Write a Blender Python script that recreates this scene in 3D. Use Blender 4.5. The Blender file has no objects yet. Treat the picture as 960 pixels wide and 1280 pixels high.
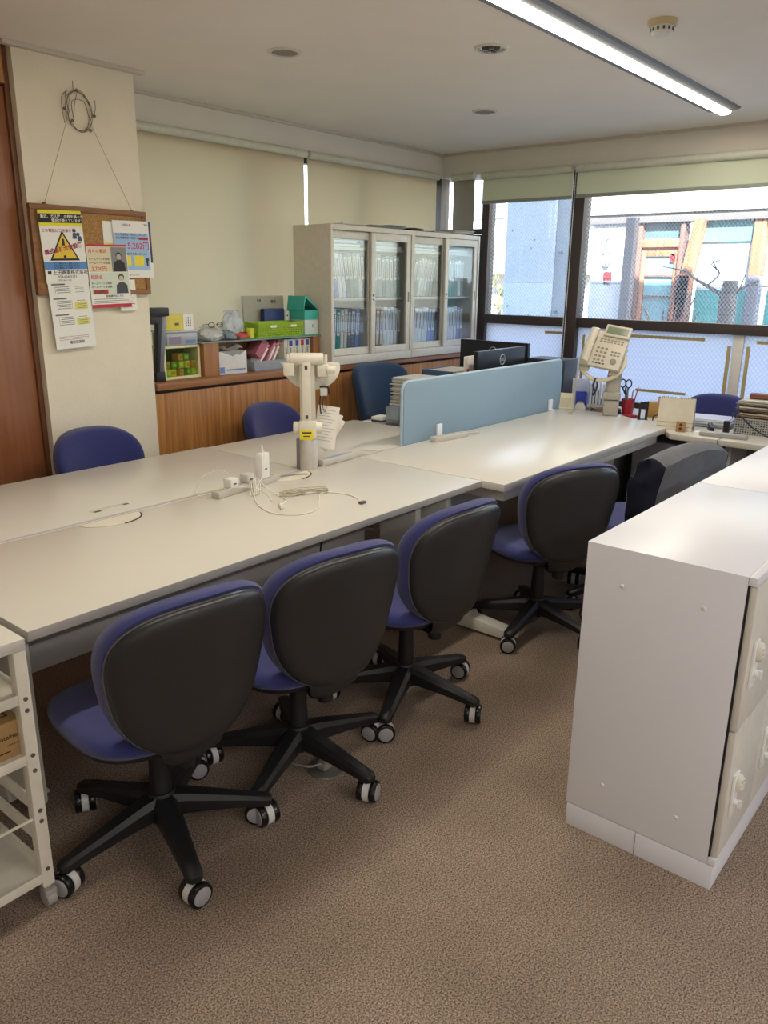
import bpy, bmesh, math, random
from mathutils import Vector, Matrix, Euler
from math import pi, sin, cos, radians as rad

scene = bpy.context.scene
COL = scene.collection

# ------------------------------------------------------------------ camera
cam_data = bpy.data.cameras.new('camera')
cam = bpy.data.objects.new('camera', cam_data)
COL.objects.link(cam)
YAW, PITCH, ROLL, FPX = 0.688258, -0.285087, 0.010549, 992.1
_f = Vector((cos(YAW) * cos(PITCH), sin(YAW) * cos(PITCH), sin(PITCH)))
_r0 = _f.cross(Vector((0, 0, 1))).normalized()
_u0 = _r0.cross(_f)
_r = cos(ROLL) * _r0 + sin(ROLL) * _u0
_u = -sin(ROLL) * _r0 + cos(ROLL) * _u0
m = Matrix((_r, _u, -_f)).transposed().to_4x4()
m.translation = (0, 0, 1.54)
cam.matrix_world = m
cam_data.sensor_fit = 'VERTICAL'
cam_data.sensor_height = 36
cam_data.sensor_width = 27
cam_data.lens = 36 * FPX / 1280
cam_data.clip_start = 0.05
scene.camera = cam

# ------------------------------------------------------------------ world, sun, exposure
world = bpy.data.worlds.new('world')
scene.world = world
world.use_nodes = True
wn = world.node_tree.nodes
wl = world.node_tree.links
wn.clear()
sky = wn.new('ShaderNodeTexSky')
sky.sky_type = 'NISHITA'
sky.sun_disc = False
sky.sun_elevation = rad(42)
sky.sun_rotation = rad(200)
bg = wn.new('ShaderNodeBackground')
bg.inputs['Strength'].default_value = 1.0
wo = wn.new('ShaderNodeOutputWorld')
wl.new(sky.outputs[0], bg.inputs[0])
wl.new(bg.outputs[0], wo.inputs[0])

sd = bpy.data.lights.new('sun', 'SUN')
sd.energy = 26.0
sd.angle = rad(0.6)
sd.color = (1.0, 0.95, 0.87)
so = bpy.data.objects.new('sun', sd)
COL.objects.link(so)
so.location = (-4, -4, 12)
so.rotation_euler = Vector((1.0, 0.62, -0.95)).to_track_quat('-Z', 'Y').to_euler()

def area(name, loc, sx, sy, power, color, rot=(0, 0, 0), spread=None):
    l = bpy.data.lights.new(name, 'AREA')
    l.shape = 'RECTANGLE'
    l.size, l.size_y = sx, sy
    l.energy = power
    l.color = color
    if spread: l.spread = spread
    o = bpy.data.objects.new(name, l)
    COL.objects.link(o)
    o.location = loc
    o.rotation_euler = rot
    return o
WARM = (1.0, 0.92, 0.80)
area('lamp_tube_light', (2.7, 1.71, 2.472), 5.0, 0.07, 44, WARM)
area('lamp_tube_light', (0.2, -1.75, 2.472), 4.6, 0.07, 74, (0.96, 0.96, 1.0))  # unseen rear lamp, placed and tinted cool to brighten the locker sides
p = area('window_daylight_portal', (5.82, 0.9, 1.5), 1.5, 6.2, 1, (1, 1, 1), (0, rad(90), 0))
p.data.cycles.is_portal = True

vs = scene.view_settings
vs.view_transform = 'Standard'
vs.look = 'None'
vs.gamma = 1.0
vs.exposure = 0.02
vs.use_curve_mapping = False
scene.cycles.max_bounces = 8
scene.cycles.transparent_max_bounces = 16

# ------------------------------------------------------------------ materials
def lin(h):
    if isinstance(h, (tuple, list)): return tuple(h) + (1,) if len(h) == 3 else tuple(h)
    h = h.lstrip('#')
    out = []
    for i in (0, 2, 4):
        v = int(h[i:i + 2], 16) / 255
        out.append(v / 12.92 if v <= 0.04045 else ((v + 0.055) / 1.055) ** 2.4)
    return tuple(out) + (1,)

MATS = {}
def mat(name, color, rough=0.5, metal=0.0, var=0.04, vscale=30.0, bump=0.0, bscale=200.0, coat=0.0, spec=0.5,
        stretch=None, sheen=0.0, emit=None, estr=0.0, alpha=1.0, trans=0.0, detail=3.0):
    if name in MATS: return MATS[name]
    mt = bpy.data.materials.new(name)
    mt.use_nodes = True
    nt = mt.node_tree
    n, l = nt.nodes, nt.links
    b = n['Principled BSDF']
    c = lin(color)
    tc = n.new('ShaderNodeTexCoord')
    mp = n.new('ShaderNodeMapping')
    if stretch: mp.inputs['Scale'].default_value = stretch
    l.new(tc.outputs['Object'], mp.inputs[0])
    nz = n.new('ShaderNodeTexNoise')
    nz.inputs['Scale'].default_value = vscale
    nz.inputs['Detail'].default_value = detail
    l.new(mp.outputs[0], nz.inputs['Vector'])
    rmp = n.new('ShaderNodeValToRGB')
    rmp.color_ramp.elements[0].position = 0.3
    rmp.color_ramp.elements[1].position = 0.7
    rmp.color_ramp.elements[0].color = tuple(x * (1 - var) for x in c[:3]) + (1,)
    rmp.color_ramp.elements[1].color = tuple(min(1, x * (1 + var)) for x in c[:3]) + (1,)
    l.new(nz.outputs[0], rmp.inputs[0])
    l.new(rmp.outputs[0], b.inputs['Base Color'])
    b.inputs['Roughness'].default_value = rough
    b.inputs['Metallic'].default_value = metal
    b.inputs['Specular IOR Level'].default_value = spec
    b.inputs['Coat Weight'].default_value = coat
    b.inputs['Sheen Weight'].default_value = sheen
    b.inputs['Alpha'].default_value = alpha
    b.inputs['Transmission Weight'].default_value = trans
    if emit:
        b.inputs['Emission Color'].default_value = lin(emit)
        b.inputs['Emission Strength'].default_value = estr
    if bump:
        n2 = n.new('ShaderNodeTexNoise')
        n2.inputs['Scale'].default_value = bscale
        n2.inputs['Detail'].default_value = 4
        l.new(mp.outputs[0], n2.inputs['Vector'])
        bp = n.new('ShaderNodeBump')
        bp.inputs['Strength'].default_value = bump
        bp.inputs['Distance'].default_value = 0.004
        l.new(n2.outputs[0], bp.inputs['Height'])
        l.new(bp.outputs[0], b.inputs['Normal'])
    MATS[name] = mt
    return mt

def carpet_mat():
    mt = bpy.data.materials.new('carpet')
    mt.use_nodes = True
    n, l = mt.node_tree.nodes, mt.node_tree.links
    b = n['Principled BSDF']
    tc = n.new('ShaderNodeTexCoord')
    n1 = n.new('ShaderNodeTexNoise'); n1.inputs['Scale'].default_value = 230; n1.inputs['Detail'].default_value = 4
    n2 = n.new('ShaderNodeTexNoise'); n2.inputs['Scale'].default_value = 2.2; n2.inputs['Detail'].default_value = 5
    l.new(tc.outputs['Object'], n1.inputs['Vector']); l.new(tc.outputs['Object'], n2.inputs['Vector'])
    r1 = n.new('ShaderNodeValToRGB')
    r1.color_ramp.elements[0].position = 0.34; r1.color_ramp.elements[0].color = lin('#5c4c40')
    r1.color_ramp.elements[1].position = 0.66; r1.color_ramp.elements[1].color = lin('#bda894')
    l.new(n1.outputs[0], r1.inputs[0])
    r2 = n.new('ShaderNodeValToRGB')
    r2.color_ramp.elements[0].position = 0.35; r2.color_ramp.elements[0].color = (0.80, 0.79, 0.78, 1)
    r2.color_ramp.elements[1].position = 0.65; r2.color_ramp.elements[1].color = (1.0, 1.0, 1.0, 1)
    l.new(n2.outputs[0], r2.inputs[0])
    mx = n.new('ShaderNodeMix'); mx.data_type = 'RGBA'; mx.blend_type = 'MULTIPLY'; mx.inputs[0].default_value = 1
    l.new(r1.outputs[0], mx.inputs[6]); l.new(r2.outputs[0], mx.inputs[7])
    # carpet tile seams, 0.5 m grid
    br = n.new('ShaderNodeTexBrick')
    br.offset = 0
    br.inputs['Scale'].default_value = 1.0
    br.inputs['Mortar Size'].default_value = 0.0013
    br.inputs['Mortar Smooth'].default_value = 0.6
    br.inputs['Brick Width'].default_value = 0.5
    br.inputs['Row Height'].default_value = 0.5
    br.inputs['Color1'].default_value = (1, 1, 1, 1); br.inputs['Color2'].default_value = (0.93, 0.93, 0.93, 1)
    br.inputs['Mortar'].default_value = (0.80, 0.79, 0.78, 1)
    l.new(tc.outputs['Object'], br.inputs['Vector'])
    m2 = n.new('ShaderNodeMix'); m2.data_type = 'RGBA'; m2.blend_type = 'MULTIPLY'; m2.inputs[0].default_value = 1
    l.new(mx.outputs[2], m2.inputs[6]); l.new(br.outputs[0], m2.inputs[7])
    l.new(m2.outputs[2], b.inputs['Base Color'])
    b.inputs['Roughness'].default_value = 0.95
    b.inputs['Specular IOR Level'].default_value = 0.15
    bp = n.new('ShaderNodeBump'); bp.inputs['Strength'].default_value = 0.5; bp.inputs['Distance'].default_value = 0.004
    l.new(n1.outputs[0], bp.inputs['Height']); l.new(bp.outputs[0], b.inputs['Normal'])
    return mt

def wood_mat(name, c1, c2, axis='z', rough=0.4, scale=1.0):
    if name in MATS: return MATS[name]
    mt = bpy.data.materials.new(name)
    mt.use_nodes = True
    n, l = mt.node_tree.nodes, mt.node_tree.links
    b = n['Principled BSDF']
    tc = n.new('ShaderNodeTexCoord')
    mp = n.new('ShaderNodeMapping')
    s = {'z': (14, 14, 0.7), 'x': (0.7, 14, 14), 'y': (14, 0.7, 14)}[axis]
    mp.inputs['Scale'].default_value = tuple(v * scale for v in s)
    l.new(tc.outputs['Object'], mp.inputs[0])
    nz = n.new('ShaderNodeTexNoise'); nz.inputs['Scale'].default_value = 3; nz.inputs['Detail'].default_value = 6
    nz.inputs['Distortion'].default_value = 0.6
    l.new(mp.outputs[0], nz.inputs['Vector'])
    r = n.new('ShaderNodeValToRGB')
    r.color_ramp.elements[0].position = 0.32; r.color_ramp.elements[0].color = lin(c1)
    r.color_ramp.elements[1].position = 0.68; r.color_ramp.elements[1].color = lin(c2)
    l.new(nz.outputs[0], r.inputs[0])
    l.new(r.outputs[0], b.inputs['Base Color'])
    b.inputs['Roughness'].default_value = rough
    MATS[name] = mt
    return mt

def glass_mat(name, tint=(0.92, 0.95, 0.97), gloss=0.12, grid=None, gf=0.4, line=(0.35, 0.38, 0.42), rough=0.02, milky=0.0, linew=0.06, wavy=0.0, tl=(1, 1, 1)):
    """thin pane: transparent mixed with a glossy reflection; grid adds the diamond wire mesh"""
    if name in MATS: return MATS[name]
    mt = bpy.data.materials.new(name)
    mt.use_nodes = True
    n, l = mt.node_tree.nodes, mt.node_tree.links
    n.clear()
    out = n.new('ShaderNodeOutputMaterial')
    tr = n.new('ShaderNodeBsdfTransparent'); tr.inputs[0].default_value = tint + (1,)
    gl = n.new('ShaderNodeBsdfGlossy'); gl.inputs['Roughness'].default_value = rough
    mx = n.new('ShaderNodeMixShader'); mx.inputs[0].default_value = gloss
    src = tr
    if milky:
        tlb = n.new('ShaderNodeBsdfTranslucent'); tlb.inputs[0].default_value = tl + (1,)
        mm = n.new('ShaderNodeMixShader'); mm.inputs[0].default_value = milky
        l.new(tr.outputs[0], mm.inputs[1]); l.new(tlb.outputs[0], mm.inputs[2])
        src = mm
    l.new(src.outputs[0], mx.inputs[1]); l.new(gl.outputs[0], mx.inputs[2])
    last = mx
    if grid:
        tc = n.new('ShaderNodeTexCoord')
        sep = n.new('ShaderNodeSeparateXYZ')
        l.new(tc.outputs['Object'], sep.inputs[0])
        def op(o, a, b_=None):
            k = n.new('ShaderNodeMath'); k.operation = o
            for i, v in enumerate((a, b_)):
                if v is None: continue
                if hasattr(v, 'links'): l.new(v, k.inputs[i])
                else: k.inputs[i].default_value = v
            return k.outputs[0]
        Y, Z = sep.outputs[1], sep.outputs[2]
        if wavy:
            w = op('MULTIPLY', op('SINE', op('MULTIPLY', Y, 90.0)), wavy)
            Z = op('ADD', Z, w)
        Zs = op('MULTIPLY', Z, 0.8)
        lines = []
        for sgn in (1, -1):
            v = op('ADD', Y, op('MULTIPLY', Zs, sgn))
            v = op('FRACT', op('MULTIPLY', v, 1 / grid))
            lines.append(op('LESS_THAN', v, linew))
        s = op('MAXIMUM', lines[0], lines[1])
        df = n.new('ShaderNodeBsdfTranslucent'); df.inputs[0].default_value = line + (1,)
        m2 = n.new('ShaderNodeMixShader')
        l.new(op('MULTIPLY', s, gf), m2.inputs[0])
        l.new(mx.outputs[0], m2.inputs[1]); l.new(df.outputs[0], m2.inputs[2])
        last = m2
    l.new(last.outputs[0], out.inputs[0])
    MATS[name] = mt
    return mt

# ------------------------------------------------------------------ mesh building
class MB:
    def __init__(s):
        s.bm = bmesh.new()
    def _add(s, t, M=None, mi=0):
        if M is not None: bmesh.ops.transform(t, matrix=M, verts=t.verts)
        for f in t.faces: f.material_index = mi
        me = bpy.data.meshes.new('tmp'); t.to_mesh(me); t.free()
        s.bm.from_mesh(me); bpy.data.meshes.remove(me)
        return s
    def box(s, x0, x1, y0, y1, z0, z1, bev=0.0, mi=0, M=None, seg=2):
        t = bmesh.new()
        bmesh.ops.create_cube(t, size=1)
        bmesh.ops.scale(t, vec=(abs(x1 - x0), abs(y1 - y0), abs(z1 - z0)), verts=t.verts)
        bmesh.ops.translate(t, vec=((x0 + x1) / 2, (y0 + y1) / 2, (z0 + z1) / 2), verts=t.verts)
        if bev: bmesh.ops.bevel(t, geom=t.edges[:], offset=bev, segments=seg, profile=0.6, affect='EDGES')
        return s._add(t, M, mi)
    def cyl(s, p0, p1, r0, r1=None, seg=24, bev=0.0, mi=0, M=None):
        r1 = r0 if r1 is None else r1
        p0, p1 = Vector(p0), Vector(p1)
        d = p1 - p0
        t = bmesh.new()
        bmesh.ops.create_cone(t, cap_ends=True, segments=seg, radius1=r0, radius2=r1, depth=d.length)
        if bev:
            ed = [e for e in t.edges if abs(e.verts[0].co.z - e.verts[1].co.z) < 1e-6]
            bmesh.ops.bevel(t, geom=ed, offset=bev, segments=2, profile=0.5, affect='EDGES')
        R = d.to_track_quat('Z', 'Y').to_matrix().to_4x4()
        R.translation = (p0 + p1) / 2
        bmesh.ops.transform(t, matrix=R, verts=t.verts)
        return s._add(t, M, mi)
    def loft(s, rings, cap=True, close=True, mi=0, M=None):
        t = bmesh.new()
        vs_ = [[t.verts.new(p) for p in r] for r in rings]
        k = len(rings[0])
        for a, b in zip(vs_, vs_[1:]):
            for i in range(k if close else k - 1):
                j = (i + 1) % k
                try: t.faces.new((a[i], a[j], b[j], b[i]))
                except ValueError: pass
        if cap and close:
            t.faces.new(vs_[0][::-1]); t.faces.new(vs_[-1])
        bmesh.ops.recalc_face_normals(t, faces=t.faces)
        return s._add(t, M, mi)
    def tube(s, pts, r, seg=8, closed=False, mi=0, M=None, flat=1.0):
        pts = [Vector(p) for p in pts]
        n = len(pts)
        rings = []
        up = Vector((0, 0, 1))
        prev = None
        for i, p in enumerate(pts):
            if closed: d = pts[(i + 1) % n] - pts[i - 1]
            else: d = pts[min(i + 1, n - 1)] - pts[max(i - 1, 0)]
            if d.length < 1e-9: d = Vector((1, 0, 0))
            d.normalize()
            if prev is None:
                a = d.cross(up)
                if a.length < 1e-3: a = d.cross(Vector((1, 0, 0)))
            else:
                a = prev - d * prev.dot(d)
                if a.length < 1e-6: a = d.cross(up)
            a.normalize(); prev = a
            b = d.cross(a)
            rr = r[i] if isinstance(r, (list, tuple)) else r
            rings.append([p + a * cos(2 * pi * k / seg) * rr + b * sin(2 * pi * k / seg) * rr * flat for k in range(seg)])
        if closed: rings.append(rings[0])
        return s.loft(rings, cap=not closed, mi=mi, M=M)
    def lathe(s, prof, seg=32, mi=0, M=None):
        rings = [[(r * cos(2 * pi * k / seg), r * sin(2 * pi * k / seg), z) for k in range(seg)] for r, z in prof]
        return s.loft(rings, mi=mi, M=M)
    def prism(s, pts, z0, z1, mi=0, M=None, bev=0.0):
        t = bmesh.new()
        a = [t.verts.new((x, y, z0)) for x, y in pts]
        b = [t.verts.new((x, y, z1)) for x, y in pts]
        t.faces.new(a[::-1]); t.faces.new(b)
        k = len(pts)
        for i in range(k): t.faces.new((a[i], a[(i + 1) % k], b[(i + 1) % k], b[i]))
        bmesh.ops.recalc_face_normals(t, faces=t.faces)
        if bev: bmesh.ops.bevel(t, geom=t.edges[:], offset=bev, segments=2, profile=0.6, affect='EDGES')
        return s._add(t, M, mi)
    def grid(s, fn, nu, nv, mi=0, M=None, thick=0.0):
        t = bmesh.new()
        g = [[t.verts.new(fn(i / nu, j / nv)) for j in range(nv + 1)] for i in range(nu + 1)]
        for i in range(nu):
            for j in range(nv):
                t.faces.new((g[i][j], g[i + 1][j], g[i + 1][j + 1], g[i][j + 1]))
        if thick:
            bmesh.ops.solidify(t, geom=t.faces[:], thickness=thick)
        return s._add(t, M, mi)
    def text(s, txt, size, M, mi=0, align='LEFT', ext=0.0, wscale=1.0, bold=0.012):
        key = (txt, round(size, 5), align, ext)
        cu = bpy.data.curves.new('txt', 'FONT')
        cu.body = txt; cu.size = size; cu.align_x = align; cu.extrude = ext; cu.offset = size * bold; cu.resolution_u = 2
        o = bpy.data.objects.new('txt', cu)
        COL.objects.link(o)
        dg = bpy.context.evaluated_depsgraph_get()
        me = bpy.data.meshes.new_from_object(o.evaluated_get(dg))
        bpy.data.objects.remove(o); bpy.data.curves.remove(cu)
        t = bmesh.new(); t.from_mesh(me); bpy.data.meshes.remove(me)
        if wscale != 1: bmesh.ops.scale(t, vec=(wscale, 1, 1), verts=t.verts)
        return s._add(t, M, mi)
    def build(s, name, mats, parent=None, smooth=35, loc=None, rot=None):
        me = bpy.data.meshes.new(name)
        s.bm.to_mesh(me); s.bm.free()
        if not isinstance(mats, (list, tuple)): mats = [mats]
        for m_ in mats: me.materials.append(m_)
        if smooth:
            me.shade_smooth()
            me.set_sharp_from_angle(angle=rad(smooth))
        o = bpy.data.objects.new(name, me)
        COL.objects.link(o)
        if parent is not None: o.parent = parent
        if loc: o.location = loc
        if rot: o.rotation_euler = rot
        return o

def tag(o, label=None, cat=None, group=None, kind=None):
    if label: o['label'] = label
    if cat: o['category'] = cat
    if group: o['group'] = group
    if kind: o['kind'] = kind
    return o
def thing(name, label, cat, loc=(0, 0, 0), rz=0.0, group=None, rot=None):
    o = bpy.data.objects.new(name, None)
    o.empty_display_size = 0.05
    COL.objects.link(o)
    o.location = loc
    o.rotation_euler = rot if rot else (0, 0, rz)
    return tag(o, label, cat, group)
def dup(root, loc=None, rz=None, label=None, group=None, rot=None):
    def cp(o, par):
        c = o.copy(); COL.objects.link(c)
        if par is not None: c.parent = par
        for ch in [q for q in SRC if q.parent == o]: cp(ch, c)
        return c
    SRC = list(COL.objects)
    r = cp(root, None)
    if loc is not None: r.location = loc
    if rz is not None: r.rotation_euler = (0, 0, rz)
    if rot is not None: r.rotation_euler = rot
    if label: r['label'] = label
    if group: r['group'] = group
    return r
def struct(name, mb, mats, parent=None, smooth=35):
    o = mb.build(name, mats, parent, smooth)
    if parent is None: o['kind'] = 'structure'
    return o
def XZ(x, y, z, rz=0.0):          # text/plane matrix: plane facing -Y, text along +X
    return Matrix.Translation((x, y, z)) @ Matrix.Rotation(rz, 4, 'Z') @ Matrix.Rotation(rad(90), 4, 'X')
def MX(loc=(0, 0, 0), rot=(0, 0, 0)):
    return Matrix.Translation(loc) @ Euler(rot).to_matrix().to_4x4()
def smoothpts(pts, n=8):
    """Catmull-Rom through the points"""
    P = [Vector(p) for p in pts]
    out = []
    for i in range(len(P) - 1):
        a, b, c, d = P[max(i - 1, 0)], P[i], P[i + 1], P[min(i + 2, len(P) - 1)]
        for k in range(n):
            t = k / n
            out.append(0.5 * ((2 * b) + (c - a) * t + (2 * a - 5 * b + 4 * c - d) * t * t + (3 * b - a - 3 * c + d) * t ** 3))
    out.append(P[-1])
    return out
R_ = random.Random(7)

# common materials
white_metal = mat('white_metal', '#e6e6ea', 0.32, var=0.008, vscale=4)
desk_top_m = mat('desk_laminate', '#d4cfc2', 0.27, var=0.008, vscale=3)
desk_edge_m = mat('desk_edge', '#b9b4aa', 0.5)
desk_leg_m = mat('desk_leg_white', '#dedacd', 0.4)
panel_grey = mat('panel_grey', '#b9b5ae', 0.5)
cream_metal = mat('cream_metal', '#d6d0c0', 0.42, bump=0.03, bscale=500)
plaster = mat('plaster', '#e9dfc8', 0.85, bump=0.35, bscale=90, var=0.03, vscale=6)
wall_m = mat('wall_paint', '#e2dccf', 0.85, bump=0.2, bscale=150, var=0.02, vscale=5)
ceil_m = mat('ceiling_board', '#f3ece1', 0.9, bump=0.15, bscale=250, var=0.02, vscale=3)
dark_frame = mat('bronze_frame', '#4c4340', 0.45, metal=0.3)
blue_fab = mat('blue_fabric', '#282d6a', 0.9, bump=0.5, bscale=900, sheen=0.3, var=0.10, vscale=300)
teal_fab = mat('teal_fabric', '#1f3c5c', 0.9, bump=0.4, bscale=900, sheen=0.2, var=0.08, vscale=300)
black_pl = mat('black_plastic', '#1b1b1d', 0.42, bump=0.05, bscale=500)
shell_pl = mat('shell_plastic', '#2a2a2b', 0.36, bump=0.12, bscale=700)
rim_glint = mat('rim_highlight', '#5a595b', 0.16)  # lighter grey stands in for the highlight on the shell's lip
white_pl = mat('white_plastic', '#e3e0d8', 0.35)
grey_pl = mat('grey_plastic', '#a5a29a', 0.5)
chrome = mat('chrome', '#c9c9c9', 0.2, metal=1.0)
paper = mat('paper', '#eeebe2', 0.8, var=0.02)
ink = mat('ink', '#2a2a30', 0.7)
red_ink = mat('red_ink', '#c4303a', 0.7)
# ================================================================== SETTING
struct('floor', MB().box(-2.6, 5.9, -2.9, 4.4, -0.1, 0.0), carpet_mat())
struct('ceiling', MB().box(-2.6, 5.95, -2.9, 4.5, 2.505, 2.65), ceil_m)
struct('wall_right', MB().box(-2.6, 5.9, -3.0, -2.9, 0, 2.505), wall_m)
struct('wall_back', MB().box(-2.7, -2.6, -3.0, 4.4, 0, 2.505), wall_m)
# column with rough plaster, left of the blinds
struct('wall_left', MB().box(1.93, 2.535, 3.70, 4.45, 0, 2.505), plaster)
struct('wall_left_side', MB().box(-2.6, 1.93, 3.84, 4.4, 0, 2.505), wall_m)
wood_dark = wood_mat('door_wood', '#8a5738', '#9c6543', 'z', 0.35, 0.8)
wood_light = wood_mat('door_wood_light', '#a9733f', '#b88048', 'z', 0.4, 0.8)
d1 = struct('door_1', MB().box(0.70, 1.905, 3.755, 3.80, 0.0, 2.335, 0.002), wood_dark)
MB().box(0.70, 1.905, 3.735, 3.80, 2.345, 2.505, 0.002).build('transom_panel', wood_light, d1)
MB().box(1.906, 1.929, 3.74, 3.82, 0.0, 2.505, 0.003).build('door_frame', wood_mat('frame_wood', '#6b4630', '#7a5138'), d1)
MB().box(-1.2, 0.699, 3.755, 3.80, 0.0, 2.335, 0.002).build('door_leaf', wood_dark, d1)
# thin cornice strips
struct('trim_1', MB().box(1.88, 2.58, 3.665, 3.70, 2.487, 2.505, 0.002), mat('cornice', '#cfc6b6', 0.6))
struct('trim_2', MB().box(2.535, 5.64, 4.035, 4.05, 2.487, 2.505, 0.002), MATS['cornice'])
struct('trim_3', MB().box(5.625, 5.64, -2.9, 4.05, 2.487, 2.505, 0.002), MATS['cornice'])
# header beams above the blinds
struct('trim_4', MB().box(2.535, 5.64, 4.05, 4.45, 2.335, 2.505), wall_m)
struct('trim_5', MB().box(5.64, 5.95, -2.9, 4.45, 2.335, 2.505), wall_m)
# parapet walls below the windows
struct('wall_front', MB().box(5.70, 5.9, -2.9, 4.4, 0, 0.62).box(5.66, 5.9, -2.9, 3.9, 0.60, 0.64, 0.004), wall_m)
struct('wall_left_parapet', MB().box(2.535, 5.72, 4.16, 4.4, 0, 0.98), wall_m)
struct('wall_corner_panel', MB().box(5.72, 5.80, 3.705, 4.13, 0.62, 1.895), mat('corner_dark', '#5b5350', 0.5))
struct('trim_6', MB().box(5.68, 5.80, 4.10, 4.22, 0.6, 2.34, 0.003), mat('corner_post', '#6a625c', 0.5))

# left-hand window row, hidden behind the roller blinds
wl_ = struct('window_1', MB()
    .box(2.535, 5.68, 4.14, 4.20, 0.97, 1.02).box(2.535, 5.68, 4.14, 4.20, 2.29, 2.34)
    .box(2.535, 2.58, 4.14, 4.20, 0.97, 2.34).box(3.62, 3.68, 4.14, 4.20, 0.97, 2.34)
    .box(4.66, 4.72, 4.14, 4.20, 0.97, 2.34), dark_frame)
clear_g = glass_mat('clear_glass', gloss=0.06)
MB().box(2.56, 5.70, 4.165, 4.171, 1.0, 2.30).build('window_pane', clear_g, wl_)

# front window: jambs, mullion, transom
wire_g = glass_mat('wire_glass', (0.90, 0.94, 0.98), 0.05, grid=0.026, line=(0.55, 0.58, 0.62), linew=0.12)
frost_g = glass_mat('frosted_wire_glass', (0.70, 0.74, 0.80), 0.05, grid=0.030, line=(0.35, 0.42, 0.52), milky=0.88, gf=0.55,
                    linew=0.20, rough=0.3, wavy=0.0, tl=(0.64, 0.665, 0.74))
w2 = struct('window_2', MB()
    .box(5.70, 5.80, 3.640, 3.705, 0.62, 2.34, 0.003)       # left jamb
    .box(5.68, 5.80, 2.815, 2.915, 0.62, 2.34, 0.003)       # mullion
    .box(5.71, 5.79, 3.705, 4.10, 1.90, 1.94)
    .box(5.72, 5.79, 2.915, 3.640, 0.62, 0.68)
    .box(5.70, 5.79, 2.915, 3.640, 1.205, 1.275, 0.003)
    .box(5.72, 5.79, 2.915, 3.640, 2.28, 2.34), dark_frame)
w3 = struct('window_3', MB()
    .box(5.70, 5.79, -2.9, 2.815, 1.205, 1.275, 0.003)
    .box(5.72, 5.79, -2.9, 2.815, 0.62, 0.68)
    .box(5.72, 5.79, -2.9, 2.815, 2.28, 2.34)
    .box(5.70, 5.80, 0.56, 0.66, 0.62, 2.34, 0.003).box(5.70, 5.80, -1.60, -1.50, 0.62, 2.34, 0.003), dark_frame)
MB().box(5.742, 5.748, 3.705, 4.10, 1.94, 2.3).build('window_pane', clear_g, w2)
MB().box(5.742, 5.748, 2.915, 3.640, 1.27, 2.30).build('upper_pane', wire_g, w2)
MB().box(5.742, 5.748, 2.915, 3.640, 0.67, 1.21).build('lower_pane', frost_g, w2)
MB().box(5.742, 5.748, 0.66, 2.815, 1.27, 2.30).build('upper_pane', wire_g, w3)
MB().box(5.742, 5.748, -1.5, 0.56, 1.27, 2.30).build('upper_pane', wire_g, w3)
MB().box(5.742, 5.748, 1.665, 2.815, 0.67, 1.21).build('lower_pane', frost_g, w3)
MB().box(5.742, 5.748, 0.66, 1.60, 0.67, 1.21).build('lower_pane', frost_g, w3)
MB().box(5.742, 5.748, -1.5, 0.56, 0.67, 1.21).build('lower_pane', frost_g, w3)
MB().box(5.725, 5.765, 1.60, 1.665, 0.67, 1.21, 0.003).build('white_sash_stile', white_pl, w3)
tape = mat('tape', '#b9a877', 0.6, var=0.06)
for y0, y1, z0, z1, par in [(2.92, 3.10, 1.145, 1.165, w2), (1.86, 2.60, 1.150, 1.172, w3), (2.755, 2.775, 0.80, 1.15, w3),
                       (1.68, 1.705, 0.78, 1.13, w3), (1.555, 1.58, 0.78, 1.13, w3), (1.10, 1.52, 1.150, 1.172, w3),
                       (1.95, 2.32, 0.765, 0.785, w3)]:
    MB().box(5.738, 5.7415, y0, y1, z0, z1).build('tape_strip', tape, par)

# roller blinds ------------------------------------------------------
def blind_mat(name, col, t):
    mt = bpy.data.materials.new(name); mt.use_nodes = True
    n, l = mt.node_tree.nodes, mt.node_tree.links; n.clear()
    out = n.new('ShaderNodeOutputMaterial')
    tc = n.new('ShaderNodeTexCoord')
    nz = n.new('ShaderNodeTexNoise'); nz.inputs['Scale'].default_value = 250
    l.new(tc.outputs['Object'], nz.inputs['Vector'])
    rp = n.new('ShaderNodeValToRGB')
    c = lin(col)
    rp.color_ramp.elements[0].color = tuple(x * 0.93 for x in c[:3]) + (1,)
    rp.color_ramp.elements[1].color = c
    l.new(nz.outputs[0], rp.inputs[0])
    d = n.new('ShaderNodeBsdfDiffuse'); tb = n.new('ShaderNodeBsdfTranslucent')
    l.new(rp.outputs[0], d.inputs[0]); l.new(rp.outputs[0], tb.inputs[0])
    mx = n.new('ShaderNodeMixShader'); mx.inputs[0].default_value = t
    l.new(d.outputs[0], mx.inputs[1]); l.new(tb.outputs[0], mx.inputs[2]); l.new(mx.outputs[0], out.inputs[0])
    return mt
bl_left = blind_mat('blind_beige', '#ddcfb6', 0.010)
bl_green = blind_mat('blind_green', '#e2e8cf', 0.14)
roller_m = mat('roller_rail', '#cfd0be', 0.5)
def blind_x(label, x0, x1, y, ztop, zbot, fab, folds=True, group=None):
    t = thing('roller_blind', label, 'blind', ((x0 + x1) / 2, y, ztop), group=group)
    w = (x1 - x0) / 2
    MB().cyl((-w, 0, 0), (w, 0, 0), 0.024, seg=20).build('roller_tube', roller_m, t)
    h = ztop - zbot
    MB().grid(lambda u, v: (-w + 2 * w * u, 0.016 + 0.004 * sin(u * 23 + v) * v + 0.002 * sin(u * 61) * v, -h * v), 60, 6,
              thick=0.0012).build('blind_fabric', fab, t)
    MB().box(-w, w, 0.004, 0.022, -h - 0.012, -h + 0.012, 0.004).build('bottom_rail', roller_m, t)
    return t
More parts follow.
